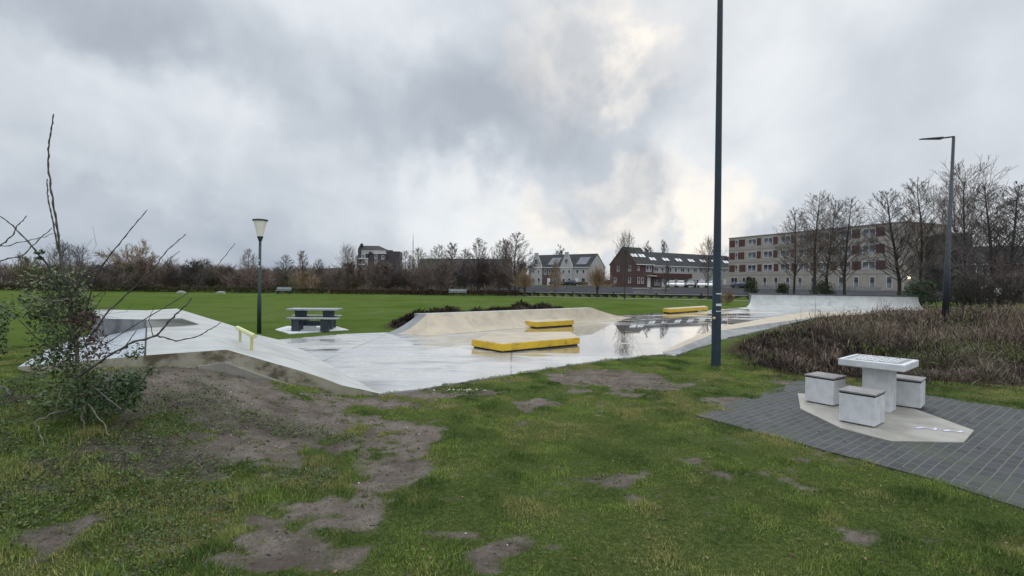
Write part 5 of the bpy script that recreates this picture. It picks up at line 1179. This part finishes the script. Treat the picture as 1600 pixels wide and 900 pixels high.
cc = np.array([(.11, .06, .03), (.16, .11, .06), (.07, .05, .035)])[r.integers(0, 3, n)]
o = arrmesh('fallen_leaves', V.reshape(-1, 3), (np.arange(n) * 4)[:, None] + np.arange(4)[None], MT['stonecol'], cols=np.repeat(cc, 4, axis=0)); tag(o, 'scattered brown fallen leaves on grass and paving', 'fallen leaves', kind='stuff')

# ------------------------------------------------------------------ bush in the left foreground
MT['pale_bark'] = mat('lichen_bark', (.22, .20, .15), (.12, .105, .08), 14, .9, .3, 80)
MT['dark_twig'] = mat('dark_shoot', (.06, .055, .05), (.10, .09, .075), 20, .8)
MT['purple_leaf'] = mat('purple_leaf', (.07, .035, .04), (.09, .06, .05), 6, .6)
YB = 5.1
bp = D(130, 668, YB); zb = float(H(bp.x, YB)); root = empty('garden_bush', (0, 0, 0), 0, 'half bare evergreen bush with long thin shoots at the left edge', 'bush')
def wig(pts, n=5, amp=.006, seed=0):
    r_ = random.Random(seed); P_ = [D(x, y, d) for x, y, d in pts]; o_ = []
    for a, b_ in zip(P_[:-1], P_[1:]):
        for k in range(n): o_.append(a.lerp(b_, k / n) + (Vector((r_.gauss(0, amp), r_.gauss(0, amp), r_.gauss(0, amp))) if k else Vector((0, 0, 0))))
    return o_ + [P_[-1]]
def shoot(pts, r0, r1, m, name, n=5, amp=.003, buds=True, seed=0):
    P_ = wig(pts, n, amp, seed); k = len(P_); mb = MB()
    rads = [r0 + (r1 - r0) * i / (k - 1) for i in range(k)]
    if buds: rads = [a * (1.45 if i % 2 else 1) for i, a in enumerate(rads)]
    mb.tube(P_, rads, 6); return mb.build(name, MT[m], root)
mb = MB(); P_ = [Vector((bp.x, YB, zb - .1))] + wig([(130, 660, 5.1), (125, 600, 5.1), (121, 540, 5.1), (108, 470, 5.1)], 3, .01, 2)
mb.tube(P_, [.024 - .013 * i / len(P_) for i in range(len(P_))], 8); mb.build('trunk', MT['pale_bark'], root, smooth=True)
shoot([(108, 470, 5.1), (95, 410, 5.1), (90, 360, 5.08), (80, 300, 5.05), (75, 250, 5.05), (79, 210, 5.05), (84, 178, 5.05)], .010, .0045, 'dark_twig', 'tall_shoot', 7, .0035, True, 1)
shoot([(95, 410, 5.1), (84, 350, 5.1), (75, 310, 5.1), (74, 280, 5.1)], .007, .004, 'dark_twig', 'shoot', 7, .0035, True, 2)
for i, (pts, a) in enumerate([([(125, 520, 5.1), (150, 410 + 20, 4.9), (180, 388, 4.8), (206, 356, 4.7), (230, 328, 4.7)], .005),
     ([(128, 545, 5.1), (170, 485, 4.9), (215, 445, 4.8), (243, 415, 4.7), (262, 390, 4.7), (290, 366, 4.7)], .005),
     ([(215, 445, 4.8), (250, 420, 4.8), (265, 403, 4.8), (281, 392, 4.8)], .0035),
     ([(130, 560, 5.1), (200, 515, 4.9), (290, 460, 4.8), (330, 425, 4.7), (350, 402, 4.7), (367, 380, 4.7)], .0032),
     ([(108, 480, 5.1), (75, 415, 4.9), (50, 385, 4.8), (20, 352, 4.8), (0, 338, 4.8), (-25, 318, 4.8)], .006),
     ([(-30, 405, 4.7), (0, 384, 4.7), (20, 368, 4.7), (30, 350, 4.7), (42, 337, 4.7)], .005),
     ([(-30, 420, 4.6), (0, 408, 4.6), (35, 400, 4.6), (60, 375, 4.6), (81, 356, 4.6)], .0045),
     ([(-20, 385, 4.6), (15, 384, 4.6), (50, 374, 4.6), (83, 365, 4.6)], .0035),
     ([(120, 590, 5.0), (160, 563, 4.6), (200, 538, 4.5), (245, 524, 4.4), (268, 498, 4.4), (283, 484, 4.4), (300, 466, 4.4)], .008),
     ([(245, 524, 4.4), (275, 533, 4.4), (310, 525, 4.4), (330, 514, 4.4), (345, 504, 4.4)], .0045),
     ([(160, 552, 4.7), (185, 552, 4.7), (200, 535, 4.7), (213, 516, 4.7)], .0045),
     ([(140, 600, 5.0), (190, 640, 4.8), (212, 612, 4.7), (226, 590, 4.7), (232, 580, 4.7)], .005),
     ([(110, 560, 5.1), (60, 530, 5.0), (30, 500, 4.9), (-10, 470, 4.9)], .004), ([(115, 520, 5.1), (150, 480, 5.2), (170, 450, 5.2)], .004),
     ([(118, 540, 5.1), (90, 500, 5.2), (60, 470, 5.2), (30, 455, 5.2)], .004), ([(240, 527, 4.4), (232, 500, 4.4), (240, 480, 4.4)], .003)]):
    shoot(pts, a * 1.25, a * .55, 'dark_twig', 'shoot', 5, .003, True, 10 + i)
for i, (pts, a) in enumerate([([(107, 476, 5.1), (112, 455, 5.0), (118, 440, 5.0), (104, 428, 5.0)], .011), ([(108, 468, 5.0), (85, 470, 4.9), (60, 468, 4.8), (40, 460, 4.8)], .008),
     ([(118, 637, 5.1), (85, 645, 4.9), (55, 660, 4.8), (25, 677, 4.8), (10, 700, 4.7)], .009), ([(55, 662, 4.8), (68, 690, 4.6), (73, 720, 4.5), (75, 745, 4.5)], .007),
     ([(135, 630, 5.1), (128, 655, 5.0), (134, 678, 4.9)], .009), ([(138, 632, 5.0), (155, 655, 4.8), (170, 680, 4.7)], .007), ([(120, 505, 5.1), (85, 500, 5.0), (50, 492, 4.9)], .006), ([(122, 560, 5.1), (100, 600, 5.0), (88, 640, 4.9)], .007)]):
    shoot(pts, a, a * .5, 'pale_bark', 'branch', 4, .008, False, 40 + i)
rt = random.Random(5); tw = []
for k in range(170):
    t_ = rt.uniform(.08, 1); a = D(126 - 16 * t_, 655 - 215 * t_, YB); d_ = Vector((rt.gauss(0, .7), rt.gauss(0, .7), rt.uniform(-.1, .9))).normalized(); L_ = rt.uniform(.12, .55)
    for q_ in range(3):
        e = a + d_ * L_ / 3; tw.append((*a, *e, .0035 - .0008 * q_, .0028 - .0008 * q_)); 
        if rt.random() < .7:
            d2_ = (d_ + Vector((rt.gauss(0, .5), rt.gauss(0, .5), rt.gauss(.1, .4)))).normalized(); tw.append((*e, *(e + d2_ * L_ * .35), .002, .001))
        a = e; d_ = (d_ + Vector((rt.gauss(0, .18), rt.gauss(0, .18), rt.gauss(.05, .12)))).normalized()
V, Fc = segs_mesh(tw, 3); arrmesh('twigs', V, Fc, MT['dark_twig'], root)
def cl(px, py, d, rx, ry): c = D(px, py, d); k = d / F; return (c.x, c.y, c.z, rx * k, rx * k * .9, ry * k)
V, Fc = leafcloud(RNG, 3200, [cl(105, 620, 5.1, 50, 25), cl(90, 440, 5.1, 50, 30), cl(85, 525, 5.1, 38, 28), cl(80, 560, 5.1, 34, 24), cl(110, 545, 5.1, 35, 50), cl(75, 495, 5.2, 30, 20), cl(128, 485, 5.2, 20, 24), cl(60, 480, 5.2, 40, 22), cl(120, 590, 5.1, 40, 25), cl(100, 460, 5.1, 30, 25)], .025); arrmesh('foliage', V, Fc, MT['leaf_bush'], root)
V, Fc = leafcloud(RNG, 1700, [cl(165, 605, 5.15, 42, 26), cl(190, 625, 5.1, 38, 22), cl(160, 635, 5.1, 40, 20), cl(205, 600, 5.1, 22, 18)], .024); arrmesh('foliage', V, Fc, MT['leaf_dark'], root)
V, Fc = leafcloud(RNG, 500, [cl(142, 520, 5.0, 20, 40), cl(150, 545, 5.0, 26, 24), cl(135, 500, 5.0, 24, 14)], .02); arrmesh('foliage', V, Fc, MT['purple_leaf'], root)
V, Fc = leafcloud(RNG, 200, [cl(212, 548, 4.6, 16, 12), cl(205, 556, 4.6, 14, 8), cl(233, 580, 4.7, 6, 8), cl(62, 394, 4.8, 7, 4), cl(61, 403, 4.8, 5, 3)], .018); arrmesh('foliage', V, Fc, MT['leaf_dark'], root)
V, Fc = leafcloud(RNG, 420, [cl(70, 445, 5.0, 60, 22), cl(95, 470, 5.0, 60, 20)], .013); arrmesh('faded_leaves', V, Fc, MT['pale_bark'], root)
# undergrowth round the bush
def inb(x, y, r): return np.ones(len(x), bool)
ug = [(-6.6, 4.5), (-3.2, 4.2), (-3.2, 5.3), (-4.0, 6.2), (-6.0, 6.6), (-7.4, 6.2)]
r = np.random.default_rng(44); n = 90000; x = r.uniform(-7.5, -1.6, n); y = r.uniform(2.0, 7.0, n); ok = (fbm(x, y, 1.6, 101) + .12 * (1 - np.clip(np.hypot(x - bp.x, y - 5.0) / 1.6, 0, 1)) + r.normal(0, .05, n) > .54) & (np.abs(x) < y * 1.15) & (y + .25 * x < 5.6); x = x[ok]; y = y[ok]; n = len(x)
P_ = np.stack([x, y, H(x, y) + r.uniform(.004, .06, n)], 1); a = r.normal(size=(n, 3)) * (1, 1, .45); a /= np.linalg.norm(a, axis=1)[:, None]; b = np.cross(a, r.normal(size=(n, 3)) * .3 + (0, 0, 1)); b /= np.linalg.norm(b, axis=1)[:, None]; s_ = r.uniform(.006, .018, n)[:, None]
V = np.stack([P_ - a * s_, P_ - b * s_ * .5, P_ + a * s_, P_ + b * s_ * .5], 1).reshape(-1, 3); cc = np.array([(.045, .085, .025), (.07, .12, .03), (.055, .042, .03), (.11, .12, .045), (.035, .065, .025)])[r.integers(0, 5, n)]
o = arrmesh('undergrowth', V, (np.arange(n) * 4)[:, None] + np.arange(4)[None], MT['stonecol'], cols=np.repeat(cc, 4, axis=0)); tag(o, 'low leafy weeds round the foot of the left bush', 'weeds', kind='stuff')
# dark bush cut by the left edge
root = empty('edge_bush', (0, 0, 0), 0, 'dark leafy bush cut off by the left picture edge', 'bush')
V, Fc = leafcloud(RNG, 900, [cl(-10, 500, 5.6, 25, 40), cl(-20, 540, 5.6, 25, 30)], .025); arrmesh('foliage', V, Fc, MT['leaf_dark'], root)
shoot([(-15, 640, 5.6), (-5, 600, 5.6), (18, 617, 5.4), (28, 600, 5.4)], .014, .006, 'dark_twig', 'branch', 4, .01, False, 77)
